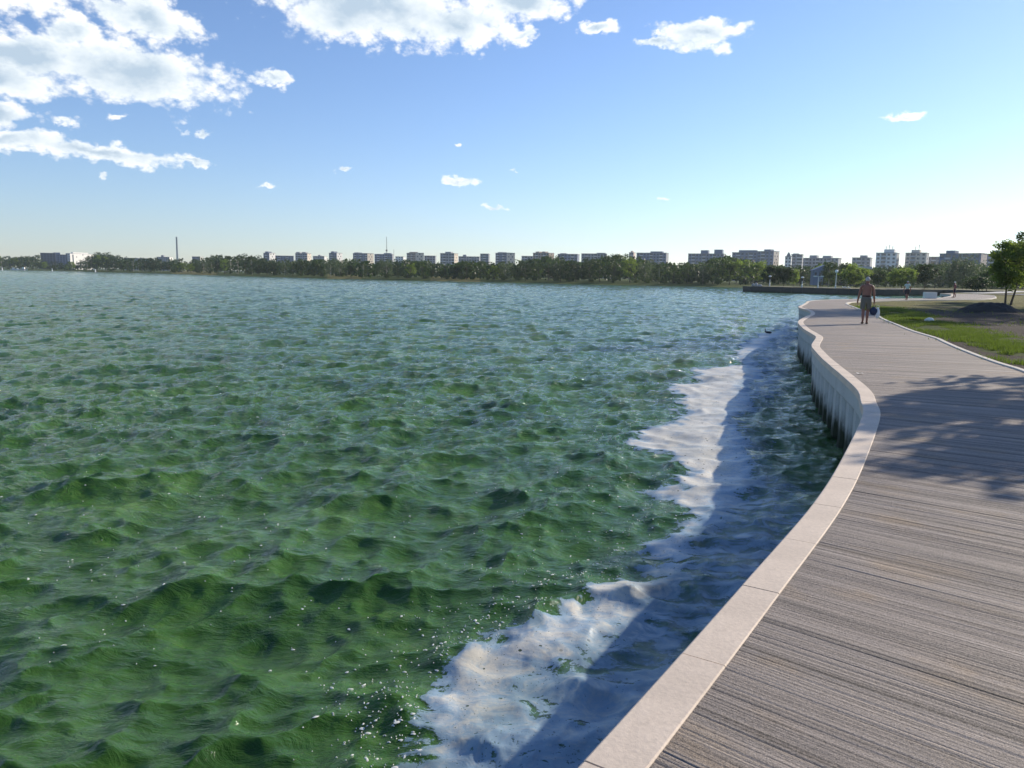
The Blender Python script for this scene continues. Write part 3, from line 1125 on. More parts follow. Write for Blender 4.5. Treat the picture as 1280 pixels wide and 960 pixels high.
def tree_meshes(seed, H, Wd, th_, nleaf, ls, shape='round', mat='mid', bark=None, nclump=46, stems=1):
    r = np.random.default_rng(seed)
    cz = th_ + (H - th_) * .52
    hz = (H - th_) * .52
    C = []
    ph = r.random(6) * 6.28
    while len(C) < nclump:
        d = r.normal(size=3)
        d /= np.linalg.norm(d)
        rad = r.uniform(.25, 1) ** .5
        a = math.atan2(d[1], d[0])
        env = 1 + .16 * math.sin(2 * a + ph[0]) + .12 * math.sin(3 * a + ph[1] + 2 * d[2]) + .12 * math.sin(5 * d[2] + ph[2])
        if shape == 'tall':
            f = .8 + .3 * (1 - abs(d[2]))
        elif shape == 'cone':
            f = 1.15 - .45 * (d[2] + 1) / 2
        elif shape == 'willow':
            f = 1.1
        else:
            f = 1.0 if d[2] > -.3 else .85
        C.append((d[0] * rad * Wd / 2 * env * f, d[1] * rad * Wd / 2 * env * f, cz + d[2] * rad * hz * (.85 + .15 * env)))
    C = np.array(C)
    cr_ = r.uniform(.09, .19, nclump) * Wd
    bright = r.random(nclump)
    which = r.integers(0, nclump, nleaf)
    g_ = r.normal(size=(nleaf, 3))
    g_ /= np.linalg.norm(g_, axis=1)[:, None]
    g_ *= (r.random(nleaf) ** .45)[:, None] * np.array([1, 1, .75 if shape != 'willow' else 1.7])
    P = C[which] + g_ * cr_[which][:, None]
    P[:, 2] = np.maximum(P[:, 2], th_ * .55 + r.random(nleaf) * .4)
    nn = g_ * .7 + r.normal(size=(nleaf, 3)) * .6 + np.array([0, 0, .35])
    nn /= np.linalg.norm(nn, axis=1)[:, None]
    a = np.cross(nn, r.normal(size=(nleaf, 3)))
    a /= np.linalg.norm(a, axis=1)[:, None]
    b_ = np.cross(nn, a)
    sz = ls * r.uniform(.6, 1.4, nleaf)[:, None]
    asp = .6
    V = np.stack([P - a * sz, P - b_ * sz * asp + nn * sz * .15, P + a * sz, P + b_ * sz * asp + nn * sz * .15], 1).reshape(-1, 3)
    Q = np.arange(nleaf * 4).reshape(-1, 4)
    crown = npmesh("crown", V, Q, [LM[mat]])
    fattr(crown, 'tint', np.clip(.25 * bright[which] + .75 * r.random(nleaf), 0, 1), 'FACE')
    mb = MB()
    tr0 = max(.07, H * .016)
    for sidx in range(stems):
        ox, oy = (0, 0) if stems == 1 else (.22 * math.cos(sidx * 3.0), .22 * math.sin(sidx * 3.0))
        lean = r.normal(size=2) * .05 * H * .3
        top = (ox * 3 + lean[0], oy * 3 + lean[1], cz + hz * .35)
        midp = (ox * 1.6 + lean[0] * .4 + r.normal() * .08, oy * 1.6 + lean[1] * .4, th_)
        mb.tube([(ox, oy, -.3), (ox, oy, .15), midp, top], [tr0 * 1.5, tr0 * 1.1, tr0 * .8, tr0 * .2], 7)
        for k in range(0, min(nclump, 16)):
            c = C[k]
            f = r.uniform(.35, .9)
            s0 = tuple(midp[i] * (1 - f) + top[i] * f for i in range(3))
            mb.tube([s0, tuple((s0[i] + c[i]) / 2 + r.normal() * .1 for i in range(3)), tuple(c)], [tr0 * .38, tr0 * .24, tr0 * .08], 5, caps=False)
    trunk = mb.mesh("trunk", bark or M_bark, True)
    return trunk, crown


def plant(name, meshes, x, y, z, label, group=None, scale=1.0, rz=0.0, sz=None, cat="tree"):
    root = link(name, None, loc=(x, y, z), rz=rz)
    root.scale = (scale, scale, sz or scale)
    props(root, label, cat, group)
    link("trunk", meshes[0], root)
    link("crown", meshes[1], root)
    return root


# variants for the far belts (unit: about 10 m high), shared by all copies
VAR = {
    ('round', 'dark'): [tree_meshes(1, 10, 8.5, 1.4, 1500, .26, 'round', 'dark', nclump=40), tree_meshes(2, 10, 9.5, 1.2, 1600, .26, 'round', 'dark', nclump=46)],
    ('round', 'mid'): [tree_meshes(3, 10, 8.5, 1.5, 1500, .26, 'round', 'mid', nclump=40), tree_meshes(4, 10, 7.5, 1.6, 1400, .26, 'round', 'mid', nclump=36)],
    ('tall', 'mid'): [tree_meshes(5, 12, 5, 1.5, 1300, .25, 'tall', 'mid', M_barkpale, nclump=34), tree_meshes(6, 12, 5.8, 1.8, 1300, .25, 'tall', 'mid', nclump=36)],
    ('tall', 'dark'): [tree_meshes(7, 12, 4.6, .8, 1300, .25, 'cone', 'dark', nclump=34)],
    ('round', 'light'): [tree_meshes(8, 9, 7.5, 1.2, 1400, .25, 'round', 'light', nclump=36)],
    ('willow', 'pale'): [tree_meshes(9, 9, 8, .8, 1600, .25, 'willow', 'pale', M_barkpale, nclump=38)],
    ('bush', 'mid'): [tree_meshes(10, 3, 4.5, .2, 600, .2, 'round', 'mid', nclump=20)],
}
WORDS = {('round', 'dark'): "dark round-crowned tree", ('round', 'mid'): "mid green spreading tree", ('tall', 'mid'): "tall slender green tree",
         ('tall', 'dark'): "narrow dark pointed tree", ('round', 'light'): "light green leafy tree", ('willow', 'pale'): "pale drooping willow-like tree",
         ('bush', 'mid'): "low green bush"}
NAMES = {'round': 'broadleaf_tree', 'tall': 'poplar_tree', 'willow': 'willow_tree', 'bush': 'shrub'}


def section(px):
    for lim, txt in ((60, "far shore left of the office block"), (150, "far shore before the long white building"), (222, "far shore just left of the chimney"),
                     (340, "far shore right of the chimney"), (480, "far shore left of the mast"), (620, "far shore right of the mast"),
                     (720, "far shore before the lone tower block"), (835, "far shore below the long flat blocks"), (940, "far shore left of the pier"),
                     (1060, "behind the pier lamp posts"), (1130, "beyond the bay behind the walking man")):
        if px < lim:
            return txt
    return "beyond the bay below the right-hand blocks"


def shore_depth(px):
    return float(np.interp(px, [-60, 0, 100, 200, 300, 400, 500, 620, 760, 900, 960, 1100, 1300], [900, 780, 640, 520, 430, 345, 312, 292, 268, 250, 262, 250, 230]))


TOPY = [(0, 319), (20, 320), (45, 318), (60, 327), (100, 326), (118, 318), (130, 314), (143, 318), (160, 321), (215, 322), (250, 322), (268, 317), (290, 317), (315, 317), (335, 321),
        (370, 322), (420, 323), (445, 322), (470, 324), (500, 323), (525, 322), (550, 327), (575, 325), (600, 324), (640, 326), (662, 322), (690, 317), (720, 324), (745, 321),
        (765, 315), (790, 318), (820, 325), (850, 327), (880, 325), (900, 317), (925, 319), (945, 325), (970, 329), (1000, 331), (1030, 327), (1050, 330), (1080, 331),
        (1100, 331), (1130, 330), (1160, 326), (1200, 327), (1215, 325), (1240, 334), (1260, 328), (1300, 320)]
tree_count = 0


def far_tree(px, D, ytop, kind, wscale=1.0):
    global tree_count
    if tree_count >= 330:
        return
    x, y = at(px, D)
    if seg_dist([(x, y)], LAND)[0] < 2.0:
        return
    z0 = ground_z(x, y)
    ztop = zat(px, ytop, D)
    vs = VAR[kind]
    v = vs[rnd.randrange(len(vs))]
    Hn = {'round': 10.3, 'tall': 12.4, 'willow': 9.3, 'bush': 3.1}[kind[0]]
    if kind == ('round', 'light'):
        Hn = 9.3
    s = max(.2, (ztop - z0) / Hn)
    w = WORDS[kind] + ", " + section(px)
    plant(NAMES[kind[0]], v, x, y, z0, w, w, s * wscale * rnd.uniform(.9, 1.15), rnd.random() * 6.28, s)
    tree_count += 1


KINDS = [('round', 'dark'), ('round', 'mid'), ('round', 'mid'), ('tall', 'mid'), ('round', 'light'), ('round', 'dark'), ('tall', 'mid'), ('tall', 'dark'), ('willow', 'pale')]
px = -30
while px < 1010:
    D = shore_depth(px) * rnd.uniform(1.015, 1.06)
    step = 4.6 / D * F * rnd.uniform(.8, 1.3)
    yt = float(np.interp(px, [a for a, b_ in TOPY], [b_ for a, b_ in TOPY])) + rnd.uniform(-.5, 7)
    far_tree(px, D, yt, rnd.choice(KINDS))
    px += step
px = -30
while px < 1010:
    D = shore_depth(px) * rnd.uniform(1.16, 1.3)
    step = 8.0 / D * F * rnd.uniform(.8, 1.3)
    yt = float(np.interp(px, [a for a, b_ in TOPY], [b_ for a, b_ in TOPY])) + rnd.uniform(-1.0, 2)
    far_tree(px, D, yt, rnd.choice(KINDS[:4]), 1.15)
    px += step
px = 1000
while px < 1330:
    D = rnd.uniform(245, 300)
    yt = float(np.interp(px, [a for a, b_ in TOPY], [b_ for a, b_ in TOPY])) + rnd.uniform(-1, 6)
    far_tree(px, D, yt, rnd.choice(KINDS))
    px += rnd.uniform(9, 17)
px = 1010
while px < 1330:
    D = rnd.uniform(190, 235)
    far_tree(px, D, float(np.interp(px, [1000, 1060, 1130, 1200, 1300], [343, 345, 345, 344, 342])) + rnd.uniform(-3, 5), rnd.choice(KINDS + [('bush', 'mid')] * 3))
    px += rnd.uniform(10, 20)
px = 10
while px < 940:      # bushes at the water's edge
    D = shore_depth(px) * 1.012
    far_tree(px, D, horizon(px) + rnd.uniform(-4, 1) * 300 / D, ('bush', 'mid'))
    px += rnd.uniform(12, 34)

ORD = ["leftmost", "second from left", "third from left", "fourth from left", "fifth from left", "sixth from left", "seventh from left", "eighth from left",
       "ninth from left", "tenth from left", "eleventh from left", "twelfth from left", "thirteenth from left", "fourteenth from left"]
byg = {}
for o in list(COL.objects):
    if o.get('group') and o.get('category') == 'tree':
        byg.setdefault(o['group'], []).append(o)
for gname, os_ in byg.items():
    if len(os_) == 1:
        del os_[0]['group']
        continue
    os_.sort(key=lambda o: o.location.x / o.location.y)
    for i, o in enumerate(os_):
        w1 = "rightmost" if i == len(os_) - 1 else ORD[min(i, len(ORD) - 1)]
        a_, b_ = gname.split(', ')
        o['label'] = a_ + ", " + w1 + ", " + b_

# the far-off wood behind the belts reads as one mass
r = np.random.default_rng(77)
Vt, Qt, Tt = [], [], []
for k in range(1000):
    px = r.uniform(-80, 1400)
    D = shore_depth(px) * r.uniform(1.06, 1.6) + (0 if px < 940 else 20)
    x, y = at(px, D)
    ytp = float(np.interp(px, [a for a, b_ in TOPY], [b_ for a, b_ in TOPY])) + r.uniform(.5, 6)
    zt = max(zat(px, ytp, D), 4)
    n = 60
    dd_ = r.normal(size=(n, 3))
    dd_ /= np.linalg.norm(dd_, axis=1)[:, None]
    dd_ *= r.uniform(.5, 1, (n, 1))
    wdt = r.uniform(4, 6.5)
    P = np.array([x, y, zt * .55]) + dd_ * np.array([wdt, wdt, zt * .45])
    a = r.normal(size=(n, 3)); a /= np.linalg.norm(a, axis=1)[:, None]
    b_ = np.cross(a, r.normal(size=(n, 3))); b_ /= np.linalg.norm(b_, axis=1)[:, None]
    s_ = r.uniform(.5, 1.0, (n, 1))
    Vt.append(np.stack([P - a * s_, P - b_ * s_ * .8, P + a * s_, P + b_ * s_ * .8], 1).reshape(-1, 3))
    Tt.append(r.random(n))
Vt = np.concatenate(Vt)
me = npmesh("distant_wood", Vt, np.arange(len(Vt)).reshape(-1, 4), [LM['dark']])
fattr(me, 'tint', np.concatenate(Tt), 'FACE')
props(link("distant_wood", me), "dark green wood behind the tree belt of the far shore", "wood", kind='stuff')

# individually placed trees round the bay
G = DECK - .06


def own_tree(name, px, D, ytop, wpx, seed, shape, mat, label, nleaf=3500, ls=.16, th_=1.5, bark=None, stems=1, nclump=60):
    x, y = at(px, D)
    H = zat(px, ytop, D) - G
    Wd = wpx / F * D
    ms_ = tree_meshes(seed, H, Wd, th_, nleaf, ls, shape, mat, bark, nclump, stems)
    return plant(name, ms_, x, y, G, label)


own_tree('broadleaf_tree', 1263, 59.5, 303, 52, 21, 'round', 'light', "twin-stemmed leafy tree on the lawn behind the dark earth mound", 9000, .085, 1.15, None, 2, 90)
own_tree('broadleaf_tree', 1292, 66, 286, 60, 22, 'round', 'mid', "tall tree at the right edge whose twigs reach over the twin-stemmed one", 8000, .10, 1.6, None, 1, 80)
own_tree('broadleaf_tree', 1156, 172, 330, 30, 23, 'round', 'dark', "dark round tree behind the pale walker at the end of the bay", 3600, .17, 1.0)
own_tree('broadleaf_tree', 1128, 168, 336, 32, 24, 'round', 'light', "yellow-green round tree just left of the dark one across the bay", 3600, .17, .8)
own_tree('broadleaf_tree', 1068, 178, 332, 34, 25, 'round', 'light', "yellow-green tree on the pier left of the walking man's head", 3600, .17, 1.0)
own_tree('willow_tree', 1204, 205, 326, 42, 26, 'willow', 'pale', "large pale grey-green willow below the long balconied block", 5200, .2, .8)
own_tree('broadleaf_tree', 1234, 150, 338, 34, 27, 'round', 'mid', "mid green tree in the gap left of the twin-stemmed tree", 3200, .15, .8)
own_tree('shrub', 1222, 140, 347, 30, 28, 'round', 'dark', "dark low shrub on the shore below the pale willow", 2400, .14, .2)
own_tree('broadleaf_tree', 980, 182, 333, 24, 29, 'round', 'dark', "dense dark tree near the outer end of the stone pier", 3400, .16, .7)
own_tree('broadleaf_tree', 962, 186, 333, 24, 30, 'round', 'dark', "dull dark tree at the tip of the pier behind the slim lamp post", 3000, .17, .8)
own_tree('willow_tree', 992, 190, 337, 14, 31, 'willow', 'light', "small light green tree right of the dense dark pier tree", 1800, .15, .6)
own_tree('broadleaf_tree', 1036, 205, 328, 22, 32, 'tall', 'mid', "slender tree with pale trunk between two pier lamps", 2200, .16, 1.6, M_barkpale)
own_tree('broadleaf_tree', 1057, 200, 329, 18, 33, 'tall', 'mid', "birch-like tree with white trunk right of the round globe lamp", 2000, .16, 1.8, M_barkpale)
own_tree('broadleaf_tree', 1098, 185, 337, 26, 34, 'round', 'mid', "green tree right of the walking man's head", 2600, .17, .9)
# park trees right of the frame: their shade falls over the promenade and the lawn
SH = [((12.7, 12.3), 4.5, 3.8, "slender park tree beyond the right edge shading the near promenade"),
      ((16.4, 16.3), 6.6, 4.8, "slim park tree on the lawn right of the frame, nearest but one"),
      ((20.8, 18.9), 7.4, 5.0, "park tree right of the frame, third from the promenade"),
      ((44.0, 58.0), 19.0, 7.5, "tall park tree right of the frame level with the earth mound"),
      ((49.5, 60.5), 20.0, 8.0, "tall park tree right of the frame behind the earth mound"),
      ((55.0, 63.5), 20.5, 8.5, "tallest park tree right of the frame, farthest from the lake"),
      ((50.0, 54.5), 18.0, 7.5, "tall park tree right of the frame in front of the earth mound"),
      ((60.0, 68.0), 19.0, 8.0, "park tree right of the frame at the back of the lawn")]
for i, ((x, y), H, Wd, lab) in enumerate(SH):
    plant('broadleaf_tree', tree_meshes(50 + i, H, Wd, H * .32, 2300 if H < 9 else 3600, .13 if H < 9 else .17, 'round', 'mid', None, 44 if H > 9 else 26), x, y, G, lab)

# ------------------------------------------------------------------ embankment of the pier
emb = link("pier_embankment", None, loc=(0, 0, 0))
props(emb, "low dark stone embankment of the pier across the bay", "embankment")
EP = np.array(LAND_WALL[-9:])
EP = resample(EP, 2.4)
EN = normals2(EP)
ctr = np.array([75, 150])
stone_var = []
for v in range(4):
    mb = MB()
    mb.box(-1.19, 1.19, -.02 * v, .9, -1.2, .80 - .02 * v)
    mb.box(-1.19, 1.19, -.10, 1.0, .805 - .02 * v, 1.19)
    stone_var.append(mb.mesh("stone_block", M_stone))
for i in range(len(EP) - 1):
    a, b_ = EP[i], EP[i + 1]
    c = (a + b_) / 2
    d = b_ - a
    # outward side = away from land
    nrm = np.array([d[1], -d[0]]) / np.linalg.norm(d)
    ang = math.atan2(d[1], d[0])
    probe = seg_dist([c + nrm * 1.0], LAND)[0]
    if probe < 0:
        link("stone_block", stone_var[i % 4], emb, (c[0], c[1], 0), ang)
    else:
        link("stone_block", stone_var[i % 4], emb, (c[0], c[1], 0), ang + math.pi)
# pale promenade strip on the pier
pts = catmull([(54, 172), (62, 163), (70, 152), (80, 158), (88, 166), (97, 156), (96, 146), (84, 132), (76, 122), (66, 112)], 1.5)
nn = normals2(pts)
V = [(p[0] + n_[0] * o, p[1] + n_[1] * o, DECK + .03) for p, n_ in zip(pts, nn) for o in (-1.6, 1.6)]
Fs = [(2 * i, 2 * i + 1, 2 * i + 3, 2 * i + 2) for i in range(len(pts) - 1)]
props(link("pier_path", npmesh("pier_path", V, Fs, [simple("pale_paving", (.42, .41, .38), .8, .1)])), kind='structure')
# asphalt road strip right of the bay
M_asph = simple("asphalt", (.10, .105, .115), .8, .2)
pts = catmull([(66, 104), (80, 110), (100, 113), (130, 114), (180, 110)], 2)
nn = normals2(pts)
V = [(p[0] + n_[0] * o, p[1] + n_[1] * o, DECK + .06) for p, n_ in zip(pts, nn) for o in (-3.0, 3.0)]
props(link("road", npmesh("road", V, [(2 * i, 2 * i + 1, 2 * i + 3, 2 * i + 2) for i in range(len(pts) - 1)], [M_asph])), kind='structure')

# ------------------------------------------------------------------ buildings
WALLM = {'white': simple("white_render", (.74, .72, .68), .8, .06, .4), 'cream': simple("cream_render", (.62, .54, .44), .8, .08, .4),
         'grey': simple("grey_panel", (.29, .30, .32), .8, .1, .4), 'blue': simple("shaded_blue_panel", (.17, .20, .27), .8, .1, .4),  # grey and blue deepened to colour in the shade of back-lit fronts
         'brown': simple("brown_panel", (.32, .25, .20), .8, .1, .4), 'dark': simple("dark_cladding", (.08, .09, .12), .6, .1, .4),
         'pink': simple("pinkish_render", (.58, .46, .40), .8, .08, .4)}
M_glass = simple("window_glass", (.035, .045, .06), .15, .4, 1.3, spec=.6)
M_roof = simple("roof_felt", (.20, .20, .21), .85, .15, .5)
M_ant = simple("antenna_metal", (.12, .12, .13), .5, .1, metal=.6)
M_par = simple("balcony_parapet", (.50, .50, .50), .8, .1, .6)
M_red = simple("terracotta", (.40, .13, .07), .8, .15, 1)


def building(px0, px1, ytop, D, wallm, side, label, endm=None, boxes=(), ant=0, balc=True, base=0.8, dom=False, d=11.0):
    """side = share of the visible width taken by the sunlit right end"""
    Wt = (px1 - px0) / F * D
    if side > 0:
        ang = math.asin(min(.95, side * Wt / d)) if side * Wt < d else 1.2
        w = (1 - side) * Wt / math.cos(ang)
    else:
        ang, w = 0.04, Wt
    xc, yc = at((px0 + px1) / 2, D)
    H = zat((px0 + px1) / 2, ytop + 1.0, D) - base
    view = math.atan2(xc, yc)
    root = link("apartment_block", None, loc=(xc, yc + 4, base), rz=-ang * 1.0 - view)
    props(root, label, "building")
    st = max(2, int(round(H / 2.9)))
    sh = H / st
    body = MB()
    body.box(-w / 2, w / 2, -d / 2, d / 2, -2, H, 0)
    body.obj("wall", [WALLM[wallm]], root)
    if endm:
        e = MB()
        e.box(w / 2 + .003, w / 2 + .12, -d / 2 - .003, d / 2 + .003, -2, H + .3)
        e.obj("sunlit_end_wall", [WALLM[endm]], root)  # sheet over the right end, mostly lighter, with sunlight put into its colour
    rf = MB()
    rf.box(-w / 2 - .25, w / 2 + .25, -d / 2 - .25, d / 2 + .25, H + .003, H + .45)
    rf.obj("roof", [M_roof], root)
    gl, pr = MB(), MB()
    nb = max(2, int(w / 3.1))
    bw = w / nb
    for s_ in range(st):
        z0 = s_ * sh
        if z0 + sh < H * .25:
            continue
        for k in range(nb):
            x0 = -w / 2 + k * bw
            yf = -d / 2
            if balc and (k % 3 == 1):
                gl.box(x0 + .15, x0 + bw - .15, yf - .03, yf + .05, z0 + 1.0, z0 + sh - .25)
                pr.box(x0 + .03, x0 + bw - .03, yf - 1.1, yf - .005, z0 - .12, z0 + .0)
                pr.box(x0 + .03, x0 + bw - .03, yf - 1.1, yf - 1.02, z0, z0 + .95)
            else:
                gl.box(x0 + bw * .25, x0 + bw * .75, yf - .03, yf + .05, z0 + .95, z0 + sh - .45)
        for yy in ((-d * .25, d * .2) if s_ % 2 else (0,)):
            xe = w / 2 + (.12 if endm else 0)
            gl.box(xe - .05, xe + .03, yy - .7, yy + .7, z0 + 1.0, z0 + sh - .5)
    o = gl.obj("window_glazing", [M_glass], root)
    o['kind'] = 'stuff'
    if pr.V:
        o = pr.obj("balcony_parapets" if False else "balcony", [M_par], root)
        o['kind'] = 'stuff'
    for (f0, f1, hy) in boxes:
        bx = MB()
        bx.box(-w / 2 + f0 * w, -w / 2 + f1 * w, -d * .3, d * .3, H + .46, H + hy)
        rh_ = bx.obj("roof_house", [WALLM[wallm]], root)
    for k in range(ant):
        an = MB()
        xx = -w * .1 + k * w * .16
        h0, h1 = H + .46, H + 5.5 + 1.2 * (k % 2)
        an.tube([(xx, 0, h0), (xx, 0, h1)], .16, 6)
        for q_ in range(3):
            an.box(xx - .9 + .2 * q_, xx + .9 - .2 * q_, -.05, .05, h1 - .5 - q_ * .7, h1 - .4 - q_ * .7)
        an.obj("antenna", [M_ant], rh_)
    if dom:
        dm = MB()
        dm.lathe([(w * .35, H + .4), (w * .36, H + 1), (w * .22, H + 2.6), (.05, H + 4.2)], 12)
        dm.obj("turret_roof", [M_roof], root)
    return root


BL = [
    (51, 67, 315.5, 1050, 'dark', 0, "dark blue office block at the left end of the long white building", None, (), 0, False),
    (65, 89, 317.5, 1080, 'blue', 0, "low blue-grey plant building between the dark office and the white hall", None, [(.1, .4, 3)], 0, False),
    (84, 116, 316.5, 1100, 'white', .86, "long bright white building on the far left shore", 'white', [(.0, .5, 2)], 0, False, .8, False, 46.0),
    (156, 188, 322, 1150, 'grey', 0, "low grey flat-roofed building showing over the trees left of the chimney", None, (), 0, False),
    (196, 214, 320.5, 1200, 'grey', .2, "small grey building just left of the chimney foot", 'white', [(.3, .5, 3)], 0, False),
    (240, 253, 320, 1200, 'blue', .3, "small blue-grey block right of the chimney", 'white', (), 0, False),
    (329, 343, 315.5, 1000, 'blue', .5, "narrow block with a sunlit end toned white, first right of the chimney", 'white', [(.1, .6, 2.2)]),
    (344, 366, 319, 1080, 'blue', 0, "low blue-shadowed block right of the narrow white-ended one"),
    (369, 388, 316, 1050, 'grey', .25, "grey block with several roof houses halfway between chimney and mast", 'cream', [(.0, .3, 2), (.5, .8, 2)]),
    (391, 408, 319.5, 1120, 'grey', .2, "low pale grey block left of the two matching dark blocks", 'white', [(.4, .6, 2)]),
    (411, 427, 315.5, 1000, 'blue', .42, "dark-fronted block with sunlit end toned white, second left of the mast", 'white', [(.1, .5, 2.3)]),
    (441, 466, 316, 980, 'blue', .30, "wide dark blue-fronted block with a sunlit end toned pale just left of the mast", 'cream', [(.0, .3, 1.5)]),
    (468, 492, 317, 1020, 'blue', .1, "blue-grey block directly behind the lattice mast", 'grey', [(.5, .9, 1.8)]),
    (494, 506, 320, 1100, 'white', .2, "low white building just right of the mast", 'white', (), 0, False),
    (508, 529, 315.5, 930, 'brown', .48, "brown block with a sunlit beige side right of the mast", 'cream', [(.1, .5, 1.5)]),
    (530, 545, 319, 1000, 'grey', .1, "low grey block behind the trees right of the brown block"),
    (550, 572, 316, 880, 'grey', .22, "pale grey tower block with a cream right edge", 'cream', [(.3, .7, 2)]),
    (573, 600, 320, 960, 'grey', .05, "low long grey block between two taller ones", None, [(.2, .35, 2.5)]),
    (600, 612, 316.5, 930, 'blue', .15, "small blue-grey tower left of the lone dark block", 'grey'),
    (619, 643, 315.5, 850, 'blue', .42, "lone dark tower block with striped side toned sunlit", 'cream', [(.05, .4, 1.2)]),
    (652, 666, 319.5, 900, 'grey', 0, "low dull block right of the lone dark tower"),
    (666, 692, 315.5, 850, 'brown', .25, "wide brown block with many roof boxes over the tall tree", 'brown', [(.1, .3, 1.8), (.5, .7, 1.8)]),
    (697, 724, 317, 830, 'blue', .1, "first flat blue-grey block right of the brown one", None, [(.1, .4, 1.2)]),
    (727, 758, 316.5, 810, 'grey', 0, "second flat blue-grey block, with stepped roof", None, [(.6, .95, 1.3)]),
    (786, 794, 315, 800, 'pink', .3, "slim pinkish block with a small roof turret over the trees", 'pink', [(.3, .7, 2)]),
    (796, 835, 315.5, 760, 'blue', .08, "long blue-grey block standing clear of the trees", 'grey', [(.45, .85, 1.8)]),
    (861, 906, 316.5, 740, 'blue', .06, "wide grey block with two raised roof houses right of the clear gap", 'grey', [(.34, .55, 3.6), (.72, .95, 4.2)]),
    (916, 947, 315, 700, 'blue', .05, "left half of the tall stepped pair of blocks left of the pier lamps", None, [(.25, .98, 2.4)]),
    (947, 973, 313.5, 690, 'blue', .25, "right half of the tall stepped pair, with a sunlit end toned pale", 'cream', [(.35, .75, 2.0)]),
    (982, 990, 320, 660, 'white', .1, "small white turreted building with dark pointed roof", None, (), 0, False, .8, True),
    (990, 1004, 317.5, 680, 'grey', .1, "pale grey tower block right of the turreted building", None, [(.1, .65, 1.2)]),
    (1004, 1050, 322, 700, 'grey', .08, "long low grey block with two roof houses behind the pier lamps", None, [(.2, .4, 2.8), (.56, .78, 2.4)]),
    (1067, 1090, 321.5, 640, 'grey', .1, "small grey block behind the walking man", None, [(.4, .78, 2.2)]),
    (1097, 1123, 315.5, 600, 'white', .12, "white tower block with rooftop antennas right of the walking man", 'grey', [(.35, .85, 3)], 3),
    (1134, 1160, 315.5, 600, 'cream', .12, "cream stepped tower block with two rooftop antennas", 'grey', [(.25, .65, 2.6)], 2),
    (1160, 1178, 320.5, 620, 'grey', .1, "lower grey wing right of the cream stepped tower"),
    (1180, 1231, 316.5, 470, 'blue', .13, "long balconied block with a pinkish right end", 'pink', [(.12, .34, 2.2)]),
    (1233, 1274, 317, 500, 'blue', .06, "rightmost block, half hidden by the twin-stemmed tree", None, [(.25, .75, 2.6)]),
]
for rec in BL:
    building(*rec)
# low hall with a white roof edge behind the pier trees
x, y = at(1052, 330)
hall = link("low_hall", None, loc=(x, y, 1.0), rz=-math.atan2(x, y))
props(hall, "long low hall with a pale roof edge below the gap between grey blocks", "building")
mb = MB(); mb.box(-11, 11, 0, 8, -1, 6.6); mb.obj("wall", WALLM['blue'], hall)
mb = MB(); mb.box(-11.4, 11.4, -.6, 8.4, 6.61, 7.6); mb.obj("roof", M_par, hall)
mb = MB()
for i in range(7):
    mb.box(-10 + i * 3, -8 + i * 3, -.05, .05, 1.5, 5)
o = mb.obj("window_glazing", M_glass, hall); o['kind'] = 'stuff'
# blue gabled roof house behind the T lamp
x, y = at(1023, 235)
hs = link("gabled_house", None, loc=(x, y, 1.2), rz=-.15)
props(hs, "small blue-grey gabled house among trees behind the double-arm lamp", "house")
mb = MB()
mb.box(-1.5, 1.3, 0, 4, 0, 4.4)
mb.obj("wall", WALLM['blue'], hs)
mb = MB()
mb.add([(-1.9, -.2, 4.41), (1.5, -.2, 4.41), (1.5, -.2, 6.0), (-1.9, 4.2, 4.41), (1.5, 4.2, 4.41), (1.5, 4.2, 6.0)], [(0, 1, 2), (5, 4, 3), (0, 2, 5, 3), (1, 4, 5, 2), (0, 3, 4, 1)])
mb.obj("roof", simple("slate", (.16, .19, .27), .6, .1), hs)
for xx in (-.9, .4):
    mb = MB(); mb.box(xx - .3, xx + .3, -.04, .03, 2.6, 3.8); mb.obj("window", M_glass, hs)

# chimney
x, y = at(222.5, 1500)
ch = link("factory_chimney", None, loc=(x, y, 0))
props(ch, "tall slim grey factory chimney rising over the left part of the tree line", "chimney")
H = zat(220, 296, 1500)
mb = MB(); mb.lathe([(2.4, 0), (1.9, H * .5), (1.5, H - 2), (1.65, H - 1.8), (1.65, H), (1.1, H), (1.1, H - 3)], 16); mb.obj("shaft", simple("chimney_concrete", (.30, .34, .35), .8, .1, .1), ch, smooth=True)
# lattice mast
x, y = at(483.5, 1100)
H = zat(483.5, 296, 1100)
ms_ = link("lattice_mast", None, loc=(x, y, 0))
props(ms_, "thin lattice radio mast rising above the blocks near the middle", "mast")
mb = MB()
for a in range(3):
    ca, sa = math.cos(a * 2.094), math.sin(a * 2.094)
    mb.tube([(1.0 * ca, 1.0 * sa, 0), (.5 * ca, .5 * sa, H * .75), (.15 * ca, .15 * sa, H)], .12, 5)
    for k in range(16):
        z0, z1 = k * H / 16, (k + 1) * H / 16
        r0, r1 = 1 - .6 * k / 16, 1 - .6 * (k + 1) / 16
        c2, s2q = math.cos((a + 1) * 2.094), math.sin((a + 1) * 2.094)
        mb.tube([(r0 * ca, r0 * sa, z0), (r1 * c2, r1 * s2q, z1)], .07, 4)
mb.obj("lattice", M_ant, ms_)
mb = MB(); mb.lathe([(.1, H * .62), (1.3, H * .62), (1.3, H * .66), (.1, H * .66)], 10); mb.obj("antenna_ring", M_ant, ms_)
x, y = at(492.5, 1100)
mb = MB(); mb.tube([(0, 0, 0), (0, 0, zat(492, 311.5, 1100))], [.5, .2], 6)
props(mb.obj("antenna_pole", M_ant, loc=(x, y, 0)), "short thin antenna pole just right of the lattice mast", "antenna")

